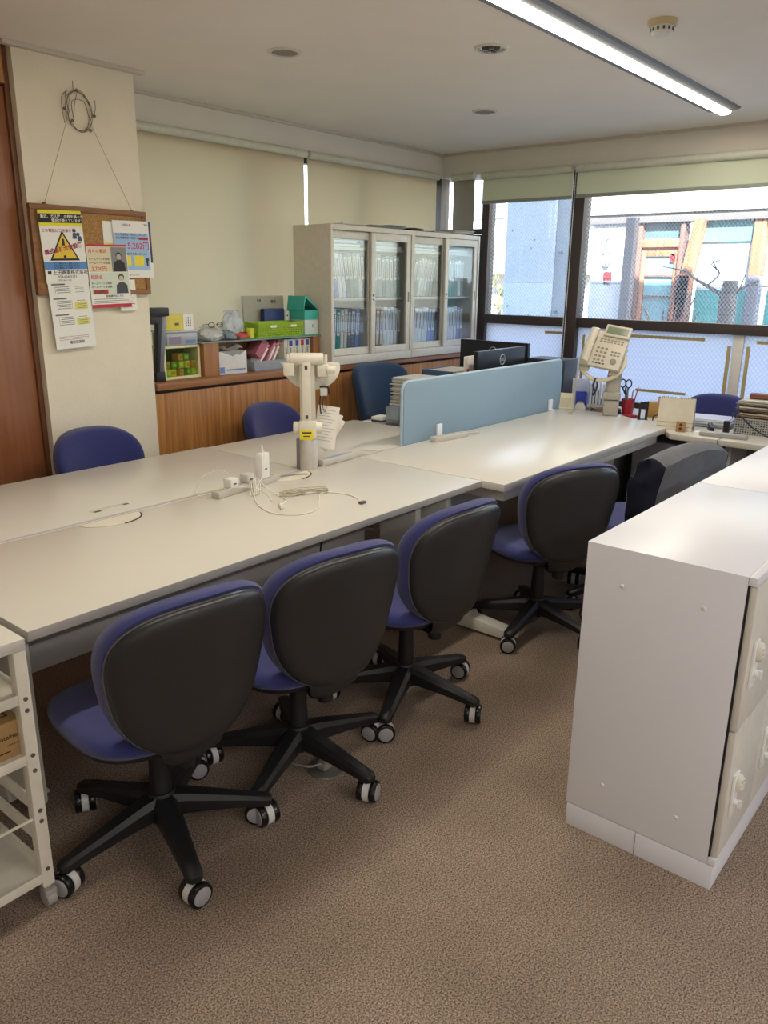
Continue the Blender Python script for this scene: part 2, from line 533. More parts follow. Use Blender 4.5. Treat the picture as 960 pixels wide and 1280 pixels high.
def blind_y(label, y0, y1, x, ztop, zbot, fab, zr=None, chain=None, group=None):
    t = thing('roller_blind', label, 'blind', (x, (y0 + y1) / 2, ztop), group=group)
    w = (y1 - y0) / 2
    MB().cyl((0, -w, 0), (0, w, 0), 0.027, seg=20).build('roller_tube', roller_m, t)
    h = ztop - zbot
    MB().box(0.013, 0.0142, -w, w, -h, 0.0).build('blind_fabric', fab, t)
    MB().box(0.004, 0.022, -w, w, -h - 0.012, -h + 0.012, 0.004).build('bottom_rail', mat('blind_rail_grey', '#8f948c', 0.5), t)
    if chain is not None:
        c = MB()
        zb = chain[1]
        for yy in (-0.008, 0.008):
            z = -0.02
            while z > -zb:
                c.box(-0.016, -0.011, chain[0] + yy - 0.0022, chain[0] + yy + 0.0022, z - 0.009, z, 0.0008, seg=1)
                z -= 0.0125
        c.build('bead_chain', mat('bead_grey', '#dcdcd8', 0.4), t)
    return t
blind_x('wide beige roller blind pulled down beside the plaster column', 2.56, 4.035, 4.02, 2.325, 1.00, bl_left)
blind_x('beige roller blind pulled down behind the glazed bookcase', 4.065, 5.525, 4.02, 2.325, 1.00, bl_left)
blind_y('narrow grey-beige roller blind in the corner above the bookcase', 3.74, 3.945, 5.62, 2.325, 1.90, blind_mat('blind_grey', '#a39f92', 0.08))
blind_y('short pale green roller blind above the left front window', 2.885, 3.655, 5.605, 2.315, 2.125, bl_green)
blind_y('wide pale green roller blind above the right front window', 0.70, 2.855, 5.605, 2.315, 2.13, bl_green, chain=(1.085, 1.60))
blind_y('far pale green roller blind at the end of the front windows', -1.6, 0.66, 5.605, 2.315, 2.13, bl_green)

# ceiling fixtures -----------------------------------------------------
emis = mat('led_diffuser', '#ffffff', 0.4, emit='#fff6e4', estr=5)
def lamp(label, y, x0, x1):
    t = thing('ceiling_lamp', label, 'ceiling light', ((x0 + x1) / 2, y, 2.505))
    w = (x1 - x0) / 2
    MB().prism([(-0.095, 0), (0.095, 0), (0.085, -0.010), (0.04, -0.014), (-0.04, -0.014), (-0.085, -0.010)], -w, w,
               M=Matrix(((0, 0, 1, 0), (1, 0, 0, 0), (0, 1, 0, 0), (0, 0, 0, 1)))).build('lamp_housing', mat('lamp_metal', '#6f7276', 0.45), t)
    n = 4
    L = (2 * w) / n
    for i in range(n):
        a = -w + i * L
        MB().prism([(-0.037, -0.013), (0.037, -0.013), (0.034, -0.024), (0.018, -0.031), (-0.018, -0.031), (-0.034, -0.024)],
                   a + 0.004, a + L - 0.004 + (0.02 if i == n - 1 else 0),
                   M=Matrix(((0, 0, 1, 0), (1, 0, 0, 0), (0, 1, 0, 0), (0, 0, 0, 1)))).build('lamp_diffuser', emis, t)
    return t
lamp('long linear ceiling lamp glowing above the chairs and desks', 1.715, 0.10, 5.14)
lamp('unseen linear ceiling lamp added at the rear of the room as fill light', -1.75, -2.1, 2.5)  # fitting for the added fill light, out of view

def downlight(x, y, label, kind):
    t = thing('ceiling_downlight', label, 'ceiling fitting', (x, y, 2.505))
    MB().lathe([(0.058, 0), (0.075, 0), (0.075, -0.004), (0.066, -0.008), (0.058, -0.006), (0.057, 0.0)], 40).build(
        'trim_ring', mat('ring_white', '#d9d3c6', 0.4), t)
    if kind == 0:
        MB().lathe([(0.001, -0.003), (0.057, -0.003), (0.057, -0.001), (0.001, -0.001)], 40).build('speaker_mesh', mat('mesh_grey', '#9b968c', 0.7, bump=0.6, bscale=900), t)
    else:
        MB().lathe([(0.001, -0.002), (0.057, -0.002), (0.057, -0.0005), (0.001, -0.0005)], 40).build('reflector', mat('reflector', '#bdb9b0', 0.25, metal=0.6), t)
        b = MB()
        for k in range(5):
            a = k * 1.26
            b.cyl((0.025 * cos(a), 0.025 * sin(a), -0.012), (0.025 * cos(a), 0.025 * sin(a), -0.002), 0.012, 0.018, 12)
        b.build('sensor_lens', mat('lens_dark', '#4a4640', 0.25), t)
downlight(2.76, 2.87, 'round ceiling speaker nearest the plaster column', 0)
downlight(3.26, 2.11, 'round ceiling fitting with dark lenses beside the long lamp', 1)
downlight(4.38, 2.86, 'round ceiling speaker nearest the corner of the room', 0)
t = thing('smoke_detector', 'cream smoke detector on the ceiling right of the long lamp', 'smoke detector', (3.34, 1.385, 2.505))
MB().lathe([(0.001, 0), (0.056, 0), (0.056, -0.012), (0.050, -0.022), (0.001, -0.022)], 36).build('detector_base', mat('detector_cream', '#cdbd94', 0.5), t)
MB().lathe([(0.001, -0.022), (0.042, -0.022), (0.040, -0.040), (0.030, -0.050), (0.001, -0.052)], 36).build('detector_head', white_pl, t)
b = MB()
for k in range(12):
    a = k * pi / 6
    b.box(0.038, 0.0425, -0.004, 0.004, -0.038, -0.027, M=Matrix.Rotation(a, 4, 'Z'))
b.build('vent_slot', mat('slot_dark', '#55524b', 0.6), t)
# ================================================================== EXTERIOR
struct('wall_upper_storey', MB().box(5.75, 5.95, -6, 7, 2.65, 4.95), plaster)
out_ground = struct('floor_street', MB().box(5.95, 16, -8, 14, -0.3, -0.1), mat('asphalt', '#8d8c8a', 0.9, bump=0.5, bscale=60, var=0.1))
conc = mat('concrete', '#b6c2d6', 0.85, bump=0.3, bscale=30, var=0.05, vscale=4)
conc_w = mat('white_render', '#e6e9ee', 0.8, bump=0.2, bscale=60, var=0.04, vscale=5)
t = thing('concrete_pillar', 'tall blue-grey concrete pillar outside the left front window', 'pillar', (8.5, 4.87, -0.1))
MB().box(0, 0.5, -0.31, 0.31, 0, 1.62, 0.004).box(0, 0.5, -0.31, 0.31, 1.625, 4.5, 0.004).build('pillar_shaft', conc, t)
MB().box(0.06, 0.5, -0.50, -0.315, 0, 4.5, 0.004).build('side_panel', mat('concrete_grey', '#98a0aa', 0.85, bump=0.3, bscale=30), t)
b = MB()
for y, z in [(-0.07, 2.09), (-0.03, 2.0), (0.22, 2.2), (-0.05, 1.25), (0.24, 1.35), (-0.38, 1.3), (-0.40, 1.95)]:
    b.cyl((-0.004, y, z), (0.065 if y < -0.31 else 0.01, y, z), 0.014, seg=12)
b.build('bolt_hole', mat('hole_dark', '#5a6470', 0.8), t)
t = thing('facade_building', 'opposite building with wooden door, timber posts and large teal shop windows', 'building', (9.5, 3.4, -0.1))
def fb(name, y0, y1, z0, z1, m_, x0=0.0, x1=0.25, bev=0.004, par=None):
    return MB().box(x0, x1, y0 - 3.4, y1 - 3.4, z0 + 0.1, z1 + 0.1, bev).build(name, m_, par or t)
stucco = mat('stucco', '#c9bfae', 0.9, bump=1.0, bscale=45, var=0.18, vscale=40)
timber = wood_mat('timber', '#a2603d', '#c58763', 'z', 0.7, 0.6)
timber_d = wood_mat('timber_dark', '#6b4f45', '#8a685a', 'z', 0.7, 0.6)
fb('roof_fascia', 0.0, 4.75, 2.30, 2.62, stucco, -0.08, 0.3)
fb('upper_wall', -2.0, 4.75, 2.62, 4.2, stucco, -0.1, 0.3)
fb('dark_lintel', 0.0, 4.66, 2.20, 2.30, mat('lintel_dark', '#7a7470', 0.7), -0.05, 0.2)
wp = fb('white_wall', 4.13, 4.56, -0.1, 2.20, conc_w, 0.0, 0.2)
fb('wall_seam', 4.13, 4.56, 1.515, 1.523, mat('seam_grey', '#76808c', 0.8), -0.003, 0.002, 0, wp)
fb('far_wall', 4.60, 4.9, -0.1, 2.3, mat('far_white', '#e3e4e6', 0.8), 0.9, 1.1)
fb('timber_post', 3.98, 4.12, -0.1, 2.20, timber, -0.05, 0.15)
fb('door_frame', 3.93, 3.98, -0.1, 2.20, timber_d, -0.02, 0.15)
fb('door_frame', 3.44, 3.49, -0.1, 2.20, timber_d, -0.02, 0.15)
fb('door_header', 3.49, 3.93, 1.93, 2.02, timber, -0.02, 0.15)
fb('transom_glass', 3.49, 3.93, 2.02, 2.20, mat('shop_glass_dark', '#5d7885', 0.15), 0.05, 0.1)
teal_g = mat('shop_glass', '#7fb0b8', 0.25, var=0.12, vscale=3)
dr = fb('wooden_door', 3.49, 3.93, -0.1, 1.93, teal_g, 0.05, 0.08)
for a in [(3.88, 3.93, -0.1, 1.93), (3.49, 3.54, -0.1, 1.93), (3.54, 3.88, 1.83, 1.93), (3.54, 3.88, 1.60, 1.625), (3.54, 3.88, 1.36, 1.385), (3.54, 3.88, -0.1, 0.4)]:
    fb('door_rail', *a, timber if a[2] != 1.6 and a[2] != 1.36 else timber_d, 0.02, 0.10, 0.003, dr)
fb('timber_post', 3.66, 3.76, -0.1, 2.20, mat('post_grey', '#6f6a6c', 0.7), -0.9, -0.78)
# slanting timber strut beside the door
MB().prism([(0.30 - 0.22, 1.23), (0.30 - 0.36, 1.23), (-0.20, 2.31), (-0.09, 2.31)], -0.12, 0.0,
           M=Matrix(((0, 0, 1, 0), (1, 0, 0, 0), (0, 1, 0, 0), (0, 0, 0, 1)))).build('slanting_strut', timber, t)
fb('timber_post', 3.30, 3.44, -0.1, 1.62, timber_d, -0.12, 0.05)
for y0, y1 in [(2.72, 3.27), (1.75, 2.50), (0.6, 1.5)]:
    sw = fb('shop_window', y0, y1, 0.9, 2.20, mat('shop_white_glass', '#cfe0e2', 0.2), 0.06, 0.08)
    fb('window_lower_band', y0, y1, 0.9, 1.46, mat('teal_band', '#4fa3a0', 0.4), 0.05, 0.058, 0, sw)
    fb('awning_blind', y0, y1, 1.98, 2.20, mat('blind_teal', '#6d9ea3', 0.5), 0.03, 0.04, 0, sw)
    fb('window_sill', y0, y1, 0.82, 0.90, conc_w, -0.05, 0.10, 0.004, sw)
fb('timber_post', 2.58, 2.70, 1.62, 2.20, timber, -0.02, 0.15)
fb('timber_post', 2.58, 2.70, -0.1, 1.62, mat('post_shaded', '#76747c', 0.7), -0.02, 0.15)  # lower part blue-grey: the building's cast shadow put into its colour
fb('shop_base', 0.0, 3.30, -0.1, 0.82, conc_w, 0.0, 0.2)
# oval bulkhead lamp and red notice on the white wall
bl = MB()
ov = [(0.055 * cos(a) * 1.0, 0.13 * sin(a) * 1.0) for a in [k * pi / 16 for k in range(32)]]
ov = [(x, (y + (0.03 if y > 0 else -0.03))) for x, y in ov]
pt = [Vector((-0.03, x + 4.345 - 3.4, y + 1.87 + 0.1)) for x, y in ov]
bl.tube(pt, 0.012, 8, closed=True)
bl.tube([(-0.05, 0.945, 1.83), (-0.06, 0.945, 1.97), (-0.05, 0.945, 2.12)], 0.006, 6)
bl.tube([(-0.05, 0.90, 1.97), (-0.05, 0.99, 1.97)], 0.006, 6)
bo = bl.build('bulkhead_cage', mat('cage_metal', '#8f9092', 0.4, metal=0.5), t)
MB().loft([[(xx, x * k + 0.945, y * k + 1.97) for x, y in ov] for xx, k in ((0.0, 0.9), (-0.03, 0.85), (-0.045, 0.5))]).build('bulkhead_glass', white_pl, bo)
sg = MB().box(-0.006, 0.0, 0.875, 0.985, 1.655, 1.755).build('red_notice', mat('sign_red', '#d8262c', 0.5), t)
MB().box(-0.008, -0.006, 0.90, 0.95, 1.672, 1.680).box(-0.005, 0.0, 0.885, 0.90, 1.60, 1.63).box(-0.005, 0.0, 0.91, 0.92, 1.60, 1.63).box(-0.005, 0.0, 0.93, 0.97, 1.605, 1.635).build('notice_writing', ink, sg)
MB().box(0.02, 0.028, 0.13, 0.19, 1.87, 1.96).build('red_sticker', MATS['sign_red'], t)
# distant street seen past the pillar
t = thing('distant_building', 'pale distant building left of the concrete pillar outside', 'building', (13.5, 8.0, -0.1))
MB().box(0, 2, -1.6, 2.2, 0, 1.75).build('ground_floor', mat('dist_beige', '#cfc8b6', 0.8), t)
MB().box(0, 2, -1.6, 2.2, 2.2, 5).build('upper_floor', mat('dist_white', '#dcdcd8', 0.8), t)
MB().box(-0.4, 2, -1.6, 2.2, 1.75, 2.2).build('canopy', mat('dist_roof', '#b39a7c', 0.8), t)
b = MB()
for k in range(8): b.box(-0.03, 0, -1.4 + k * 0.42, -1.15 + k * 0.42, 2.75, 3.3)
b.build('window_row', mat('dist_glass', '#7d8a92', 0.3), t)
t = thing('bush', 'yellowish bush left of the concrete pillar outside', 'bush', (10.6, 6.25, -0.1))
rr = random.Random(3)
b = MB()
for k in range(420):
    a, h = rr.uniform(0, 2 * pi), rr.uniform(0.5, 1.75)
    rd = 0.38 * math.sqrt(rr.random())
    c = Vector((rd * cos(a), rd * sin(a), h)); s_ = rr.uniform(0.02, 0.05)
    M_ = Matrix.Translation(c) @ Euler((rr.uniform(0, 6), rr.uniform(0, 6), 0)).to_matrix().to_4x4()
    b.box(-s_, s_, -s_ * 0.5, s_ * 0.5, -0.001, 0.001, M=M_)
b.build('foliage', mat('leaf_yellow', '#a7a35a', 0.7, var=0.25), t)
b = MB()
for k in range(9): b.tube([(0, 0, 0), (0.1 * cos(k), 0.1 * sin(k), 0.7), (0.3 * cos(k), 0.3 * sin(k), 1.5)], [0.02, 0.012, 0.005], 6)
b.build('stem', mat('bark', '#6d625a', 0.9), t)
# pollarded tree outside
t = thing('pollarded_tree', 'bare pollarded tree trunk with a few thin branches outside the window', 'tree', (7.5, 2.27, -0.1))
bark = mat('bark_grey', '#77706c', 0.95, bump=1.0, bscale=25, var=0.2, vscale=12)
b = MB()
b.tube(smoothpts([(0, -0.02, 0), (0, 0.0, 0.6), (0, 0.0, 1.2), (0.01, 0.01, 1.52), (0, 0.0, 1.60), (0, 0, 1.66)], 5), [0.085 - 0.0009 * i for i in range(26)], 14)
b.build('trunk', bark, t)
for P_, r in [([(0, 0.03, 1.52), (0.02, 0.18, 1.60), (0, 0.32, 1.68), (0, 0.42, 1.76)], 0.020),
              ([(0, 0.36, 1.72), (0, 0.46, 1.75), (0, 0.62, 1.78)], 0.009), ([(0.02, 0.2, 1.62), (0.05, 0.12, 1.72), (0.05, 0.2, 1.80), (0.04, 0.10, 1.84)], 0.010),
              ([(0.05, 0.15, 1.76), (0.05, 0.22, 1.88)], 0.006), ([(0, -0.03, 1.54), (0, -0.14, 1.62), (0, -0.24, 1.66)], 0.014),
              ([(0, -0.08, 1.58), (0.02, -0.11, 1.72)], 0.008), ([(0, -0.18, 1.64), (0, -0.30, 1.61), (0, -0.36, 1.66)], 0.006)]:
    pp = smoothpts(P_, 4)
    MB().tube(pp, [r * (1 - 0.6 * i / len(pp)) for i in range(len(pp))], 8).build('branch', bark, t)
t = thing('bare_shrub', 'low bare reddish shrub outside, below the wooden door', 'shrub', (8.2, 3.05, -0.1))
b = MB()
for k in range(22):
    a = rr.uniform(0, 2 * pi); h = rr.uniform(1.15, 1.5)
    b.tube(smoothpts([(0, 0, 0.0), (0.05 * cos(a), 0.05 * sin(a), 0.8), (0.18 * cos(a), 0.22 * sin(a), h * 0.9), (0.2 * cos(a), 0.30 * sin(a), h)], 3), 0.006, 5)
b.build('twigs', mat('twig_red', '#7a5a50', 0.9), t)

# ================================================================== CHAIRS
def pad_rings(outline, prof, f, n=48):
    """outline(theta)->(u,v); prof=[(scale, depth)]; f(u,v,d)->xyz"""
    rings = []
    for s_, d in prof:
        rings.append([f(*(k * s_ for k in outline(2 * pi * i / n)), d) for i in range(n)])
    return rings
def sup(a, e): return (abs(cos(a)) ** e) * (1 if cos(a) >= 0 else -1), (abs(sin(a)) ** e) * (1 if sin(a) >= 0 else -1)

def make_chair(label, fab, group=None, back_h=0.215, back_w=0.232, back_zc=0.618, top_sq=0.74):
    t = thing('office_chair', label, 'chair', group=group)
    # five-star base with casters
    for k in range(5):
        a = rad(90) + k * 2 * pi / 5
        A = Matrix.Rotation(a, 4, 'Z')
        rings = []
        for r, w, h, z in [(0.02, 0.036, 0.034, 0.118), (0.07, 0.033, 0.030, 0.116), (0.16, 0.028, 0.022, 0.104), (0.25, 0.023, 0.017, 0.090), (0.295, 0.021, 0.015, 0.082), (0.308, 0.013, 0.009, 0.080)]:
            rings.append([(r, w * c * 1.0, z + h * s_) for c, s_ in [(-1, -0.8), (-0.8, -1), (0.8, -1), (1, -0.8), (1, 0.5), (0.6, 1), (-0.6, 1), (-1, 0.5)]])
        lg = MB().loft(rings).build('base_leg', black_pl, t)
        lg.rotation_euler = (0, 0, a)
        w = MB()
        for s_ in (-1, 1):
            w.cyl((0, s_ * 0.010, 0), (0, s_ * 0.030, 0), 0.034, 0.034, 28, 0.005)
        w.cyl((0, 0, 0.02), (0, 0, 0.045), 0.008, seg=10)
        c = w.build('caster', mat('caster_black', '#161617', 0.25), t)
        c.location = (0.29 * cos(a), 0.29 * sin(a), 0.034)
        c.rotation_euler = (0, 0, CASTER_ANG[k])
        MB().cyl((0, -0.0099, 0), (0, 0.0099, 0), 0.0335, seg=24).build('caster_fork', mat('caster_white', '#d7d5d2', 0.4), c)
        for s_ in (-1, 1): MB().cyl((0, s_ * 0.028, 0), (0, s_ * 0.0315, 0), 0.0255, seg=24, bev=0.001).build('wheel_disc', mat('disc_grey', '#a19fa1', 0.5), c)
    MB().cyl((0, 0, 0.075), (0, 0, 0.16), 0.048, 0.038, 24, 0.004).cyl((0, 0, 0.16), (0, 0, 0.31), 0.031, 0.026, 20).build('base_hub', black_pl, t)
    MB().cyl((0, 0, 0.29), (0, 0, 0.375), 0.013, seg=16).build('gas_column', chrome, t)
    MB().box(-0.075, 0.075, -0.13, 0.09, 0.345, 0.385, 0.012).cyl((-0.05, -0.02, 0.35), (-0.05, -0.02, 0.33), 0.02).build('tilt_mechanism', black_pl, t)
    MB().tube([(0.06, 0.02, 0.36), (0.16, 0.02, 0.352), (0.20, 0.02, 0.35)], 0.006, 8).box(0.19, 0.245, 0.005, 0.035, 0.345, 0.356, 0.004).build('height_lever', black_pl, t)
    MB().cyl((0.02, -0.12, 0.345), (0.02, -0.12, 0.29), 0.022, 0.026, 14, 0.003).build('tension_knob', black_pl, t)
    # seat
    def so_(a):
        c, s_ = sup(a, 0.62)
        return 0.238 * c, 0.225 * s_
    def sf(u, v, d): return (u, v + 0.035, 0.425 + d - 0.25 * max(0, v - 0.10) ** 2 * 4 + 0.12 * u * u)
    MB().loft(pad_rings(so_, [(0.3, 0.022), (0.6, 0.022), (0.82, 0.021), (0.93, 0.016), (0.985, 0.004), (1.0, -0.012), (0.985, -0.026), (0.95, -0.030)], sf)).build('seat', fab, t, 60)
    MB().loft(pad_rings(so_, [(0.97, -0.029), (0.96, -0.040), (0.88, -0.050), (0.6, -0.052), (0.3, -0.052)], sf)).build('seat_shell', black_pl, t, 60)
    # backrest: cushion in front, hard shell behind
    def bo_(a):
        c, s_ = sup(a, top_sq)
        k = 1.0 + 0.15 * s_ - 0.05
        return back_w * c * k, back_h * s_
    def bf(u, v, d):
        y = -0.240 - 0.20 * v + 1.15 * u * u + d - 0.30 * v * v
        return (u, y, back_zc + v)
    MB().loft(pad_rings(bo_, [(0.3, 0.058), (0.6, 0.060), (0.82, 0.062), (0.92, 0.060), (0.975, 0.052), (1.0, 0.038), (1.014, 0.018), (1.012, 0.002), (0.990, -0.007)], bf)).build('backrest', fab, t, 60)
    sh = MB().loft(pad_rings(bo_, [(0.965, -0.002), (0.972, -0.012), (0.962, -0.022), (0.93, -0.031), (0.82, -0.036), (0.5, -0.038), (0.25, -0.038)], lambda u, v, d: bf(u, v - 0.008, d))).build('back_shell', shell_pl, t, 60)
    ring = []
    for i in range(64):
        u, v = bo_(2 * pi * i / 64)
        ring.append(Vector(bf(u * 0.970, v * 0.970 - 0.008, -0.008)))
    MB().tube(ring, 0.0042, 6, closed=True).build('shell_rim', rim_glint, sh)  # lip of the shell, its highlight put into the colour
    # curved support running from under the seat up into the shell
    rings = []
    for (y, z, w, th) in [(-0.06, 0.350, 0.045, 0.014), (-0.12, 0.345, 0.055, 0.016), (-0.165, 0.350, 0.070, 0.016), (-0.195, 0.375, 0.085, 0.014), (-0.205, 0.41, 0.095, 0.010), (-0.212, 0.46, 0.085, 0.004)]:
        rings.append([(w * c, y + th * s_ * 0.7, z + th * s_ * (1 if y > -0.22 else 0.3)) for c, s_ in [(cos(q), sin(q)) for q in [k * pi / 8 for k in range(16)]]])
    MB().loft(rings).build('back_support', shell_pl, t, 60)
    return t
CASTER_ANG = [0.6, 2.0, 2.9, 4.1, 5.5]
chair0 = make_chair('blue office chair nearest the camera, beside the white rack', blue_fab, 'blue office chairs along the front of the desks')
CHAIRS = [(1.092, 1.70, -6, None, 34), (1.586, 1.654, -10, 'second blue office chair from the white rack, its back under the cable bundle', 56),
          (2.154, 1.657, -4, 'third blue office chair from the rack, beside the white desk foot', 60), (3.05, 1.600, -28, 'blue office chair tucked behind the corner of the white lockers', 42)]
g1 = 'blue office chairs along the front of the desks'
def spin(root, star):
    """turn the star base to the photographed heading, leave the seat alone"""
    d = rad(star)
    for ch in root.children if False else [o for o in COL.objects if o.parent == root]:
        nm = ch.name.split('.')[0]
        if nm == 'base_leg':
            ch.rotation_euler[2] += d
        elif nm == 'caster':
            x, y, z = ch.location
            ch.location = (x * cos(d) - y * sin(d), x * sin(d) + y * cos(d), z)
            ch.rotation_euler[2] += d
chair_src = dup(chair0, (3.62, 1.44, 0), rad(-12), 'blue office chair behind the lockers with a grey jacket over its back', g1)
for i, (x, y, rz, lab, star) in enumerate(CHAIRS):
    c = chair0 if i == 0 else dup(chair0, (x, y, 0), rad(rz), lab, g1)
    CH_ = c
    c.location = (x, y, 0); c.rotation_euler = (0, 0, rad(rz))
    c['_star'] = star - rz - 90
for c in [o for o in COL.objects if o.parent is None and '_star' in o.keys()]:
    s_ = c['_star']; del c['_star']; spin(c, s_)
g2 = 'blue office chairs on the far side of the desks'
dup(chair_src, (2.03, 3.27, 0), rad(180), 'blue office chair on the far side, in front of the plaster column', g2)
dup(chair_src, (3.19, 3.27, 0), rad(186), 'blue office chair on the far side, in front of the wooden cabinet', g2)
dup(chair_src, (5.20, 1.62, 0), rad(92), 'navy office chair behind the desk calendar under the window', g2)
teal = make_chair('dark teal office chair with a tall back in front of the bookcase', teal_fab, None, 0.27, 0.235, 0.72, 0.45)
teal.location = (4.16, 3.28, 0); teal.rotation_euler = (0, 0, rad(172))
dup(chair_src, (5.22, 2.66, 0), rad(96), 'navy office chair behind the black computer tower by the window', g2)

# jacket draped over the fifth chair
t = thing('jacket', 'grey jacket draped over the back of the blue chair behind the lockers', 'jacket', (3.62, 1.44, 0), rad(-12))
def jk(u, v):
    # v goes front hem -> over the top -> back hem
    x = (-0.27 + 0.54 * u) * (1 + 0.06 * sin(v * 9))
    s_ = v * 1.0
    if s_ < 0.42:
        q = s_ / 0.42; y, z = -0.20 - 0.03 * q, 0.50 + 0.33 * q
    elif s_ < 0.55:
        q = (s_ - 0.42) / 0.13; y, z = -0.23 - 0.13 * q, 0.83 + 0.028 * sin(q * pi)
    else:
        q = (s_ - 0.55) / 0.45; y, z = -0.36 - 0.02 * q + 0.02 * sin(q * 3), 0.83 - 0.36 * q
    y += 0.45 * x * x
    z -= 0.7 * x * x * (1.0 if s_ > 0.3 else 0.3)
    f = (0.004 * sin(u * 17 + v * 7) + 0.008 * sin(u * 9 - v * 16)) * min(1, abs(s_ - 0.48) * 3)
    return (x, y + f, z + f * 0.6)
MB().grid(jk, 70, 60, thick=0.008).build('jacket_body', mat('jacket_grey', '#97989c', 0.75, bump=0.4, bscale=300, var=0.06), t, 60)
def side(u0):
    def f(a_, b_):
        p_, q_ = Vector(jk(u0, 0.48 * (1 - b_))), Vector(jk(u0, 0.48 + 0.52 * b_))
        v = p_.lerp(q_, a_)
        v.x += (0.02 * sin(a_ * pi) + 0.006 * sin(b_ * 17 + a_ * 5)) * (-1 if u0 < 0.5 else 1)
        return v
    return f
for u0 in (0.0, 1.0):
    MB().grid(side(u0), 14, 24, thick=0.004).build('jacket_side', mat('jacket_dark', '#23263a', 0.8), t, 60)  # added navy panels that close the open sides of the drape

# ================================================================== DESKS
def desk(label, x0, x1, y0, y1, ztop, style, leg_xs, front=-1, feet=(0.05, 0.05), thick=0.026, modesty=True, group=None, cut=None):
    cx, cy = (x0 + x1) / 2, (y0 + y1) / 2
    t = thing('office_desk', label, 'desk', (cx, cy, 0), group=group)
    w, d = (x1 - x0) / 2, (y1 - y0) / 2
    if style == 'slab':
        MB().box(-w, w, -d, d, ztop - 0.0015, ztop, 0.0007).build('desk_top', desk_top_m, t)
        MB().box(-w, w, -d, d, ztop - thick, ztop - 0.0016, 0.001).build('edge_band', desk_edge_m, t)
    else:
        MB().prism([(-w, -d), (w - 0.27, -d), (w, -d + 0.40), (w, d), (-w, d)], ztop - thick, ztop, bev=0.007).build('desk_top', desk_top_m, t)
        MB().box(-w + 0.05, w - 0.32, -d + 0.03, -d + 0.38, ztop - thick - 0.055, ztop - thick - 0.002, 0.004).build('pencil_drawer', mat('drawer_grey', '#c9c4b8', 0.45), t)
        MB().box(-w + 0.2, w - 0.5, -d + 0.024, -d + 0.032, ztop - thick - 0.05, ztop - thick - 0.02, 0.003).build('drawer_pull', mat('drawer_grey', '#c9c4b8', 0.45), t)
    MB().box(-w + 0.06, w - 0.06, -0.05, 0.05, ztop - thick - 0.06, ztop - thick - 0.001, 0.003).build('under_frame', panel_grey, t)
    if modesty:
        yy = d - 0.10 if front < 0 else -d + 0.10
        MB().box(-w + 0.08, w - 0.08, yy - 0.008, yy + 0.008, 0.30, ztop - thick - 0.002, 0.003).build('modesty_panel', panel_grey, t)
    for lx in leg_xs:
        l = MB()
        l.box(lx - 0.022, lx + 0.022, -0.09, 0.12, 0.05, ztop - thick, 0.012)
        l.build('desk_leg', desk_leg_m, t)
        fx = MB().prism([(-d - feet[0], 0.012), (-d - feet[0], 0.045), (-d - feet[0] + 0.02, 0.052), (-0.09, 0.085), (0.12, 0.085), (d - 0.05, 0.05), (d - 0.04, 0.012)] if front < 0 else
                        [(-d + 0.04, 0.012), (-d + 0.04, 0.045), (-0.09, 0.085), (0.12, 0.085), (d + feet[1] - 0.02, 0.052), (d + feet[1], 0.045), (d + feet[1], 0.012)],
                        lx - 0.034, lx + 0.034, M=Matrix(((0, 0, 1, 0), (1, 0, 0, 0), (0, 1, 0, 0), (0, 0, 0, 1))), bev=0.005).build('desk_foot', desk_leg_m, t)
        g_ = MB()
        for yy in (-d - feet[0] + 0.05 if front < 0 else -d + 0.08, d - 0.08):
            g_.cyl((lx, yy, 0), (lx, yy, 0.014), 0.02, seg=14)
        g_.build('leveller', black_pl, fx)
    return t
dA = desk('long white desk in front carrying the cable bundle and grey power strip', 0.805, 2.800, 1.765, 2.462, 0.720, 'slab', [-0.90, 0.90], feet=(-0.40, 0))
dB = desk('long white desk on the far left, in front of the plaster column', 0.30, 2.450, 2.488, 3.195, 0.720, 'slab', [-0.95, 0.95], front=1, feet=(0, 0.0))
dC = desk('white desk with rounded edge right of the blue partition', 2.803, 4.880, 1.655, 2.470, 0.722, 'round', [-0.98, 0.80], feet=(0.06, 0), thick=0.034)
dD = desk('white desk behind the phone arm with a clear corner by the partition', 2.453, 3.575, 2.488, 3.180, 0.720, 'slab', [-0.5, 0.5], front=1, feet=(0, 0.0))
dE = desk('cluttered white desk behind the partition carrying the monitors', 3.578, 5.10, 2.500, 3.20, 0.700, 'slab', [-0.7, 0.7], front=1, feet=(0, 0.0))
# cable cover plates (flush lids) on the desk tops
def lens(w, h):
    return [(w * cos(a), -h * 0.25 + (h * sin(a) if sin(a) < 0 else 0.0)) for a in [pi + k * pi / 16 for k in range(17)]]
for par, x, y in ((dA, 1.45, 2.455), (dA, 2.31, 2.455)):
    cp = MB().prism([(q[0], q[1]) for q in lens(0.115, 0.085)], 0.0, 0.0022, M=Matrix.Translation((x - 1.8025, y - 2.1135 + 0.012, 0.7202))).build('cable_cover', mat('cover_cream', '#ddd5c2', 0.4), par)
    MB().tube([(x - 1.8025 + 0.118 * cos(a), y - 2.1135 - 0.0095 + 0.088 * sin(a), 0.7212) for a in [pi * 1.52 + k * pi / 40 for k in range(18)]], 0.0035, 6, flat=0.5).build('cover_gap', mat('gap_dark', '#4a443c', 0.8), cp)
sl = MB().box(1.455, 1.605, 2.545, 2.585, 0.7201, 0.7215, 0.0006, M=Matrix.Translation((-1.375, -2.8415, 0))).build('cable_lid', desk_top_m, dB)
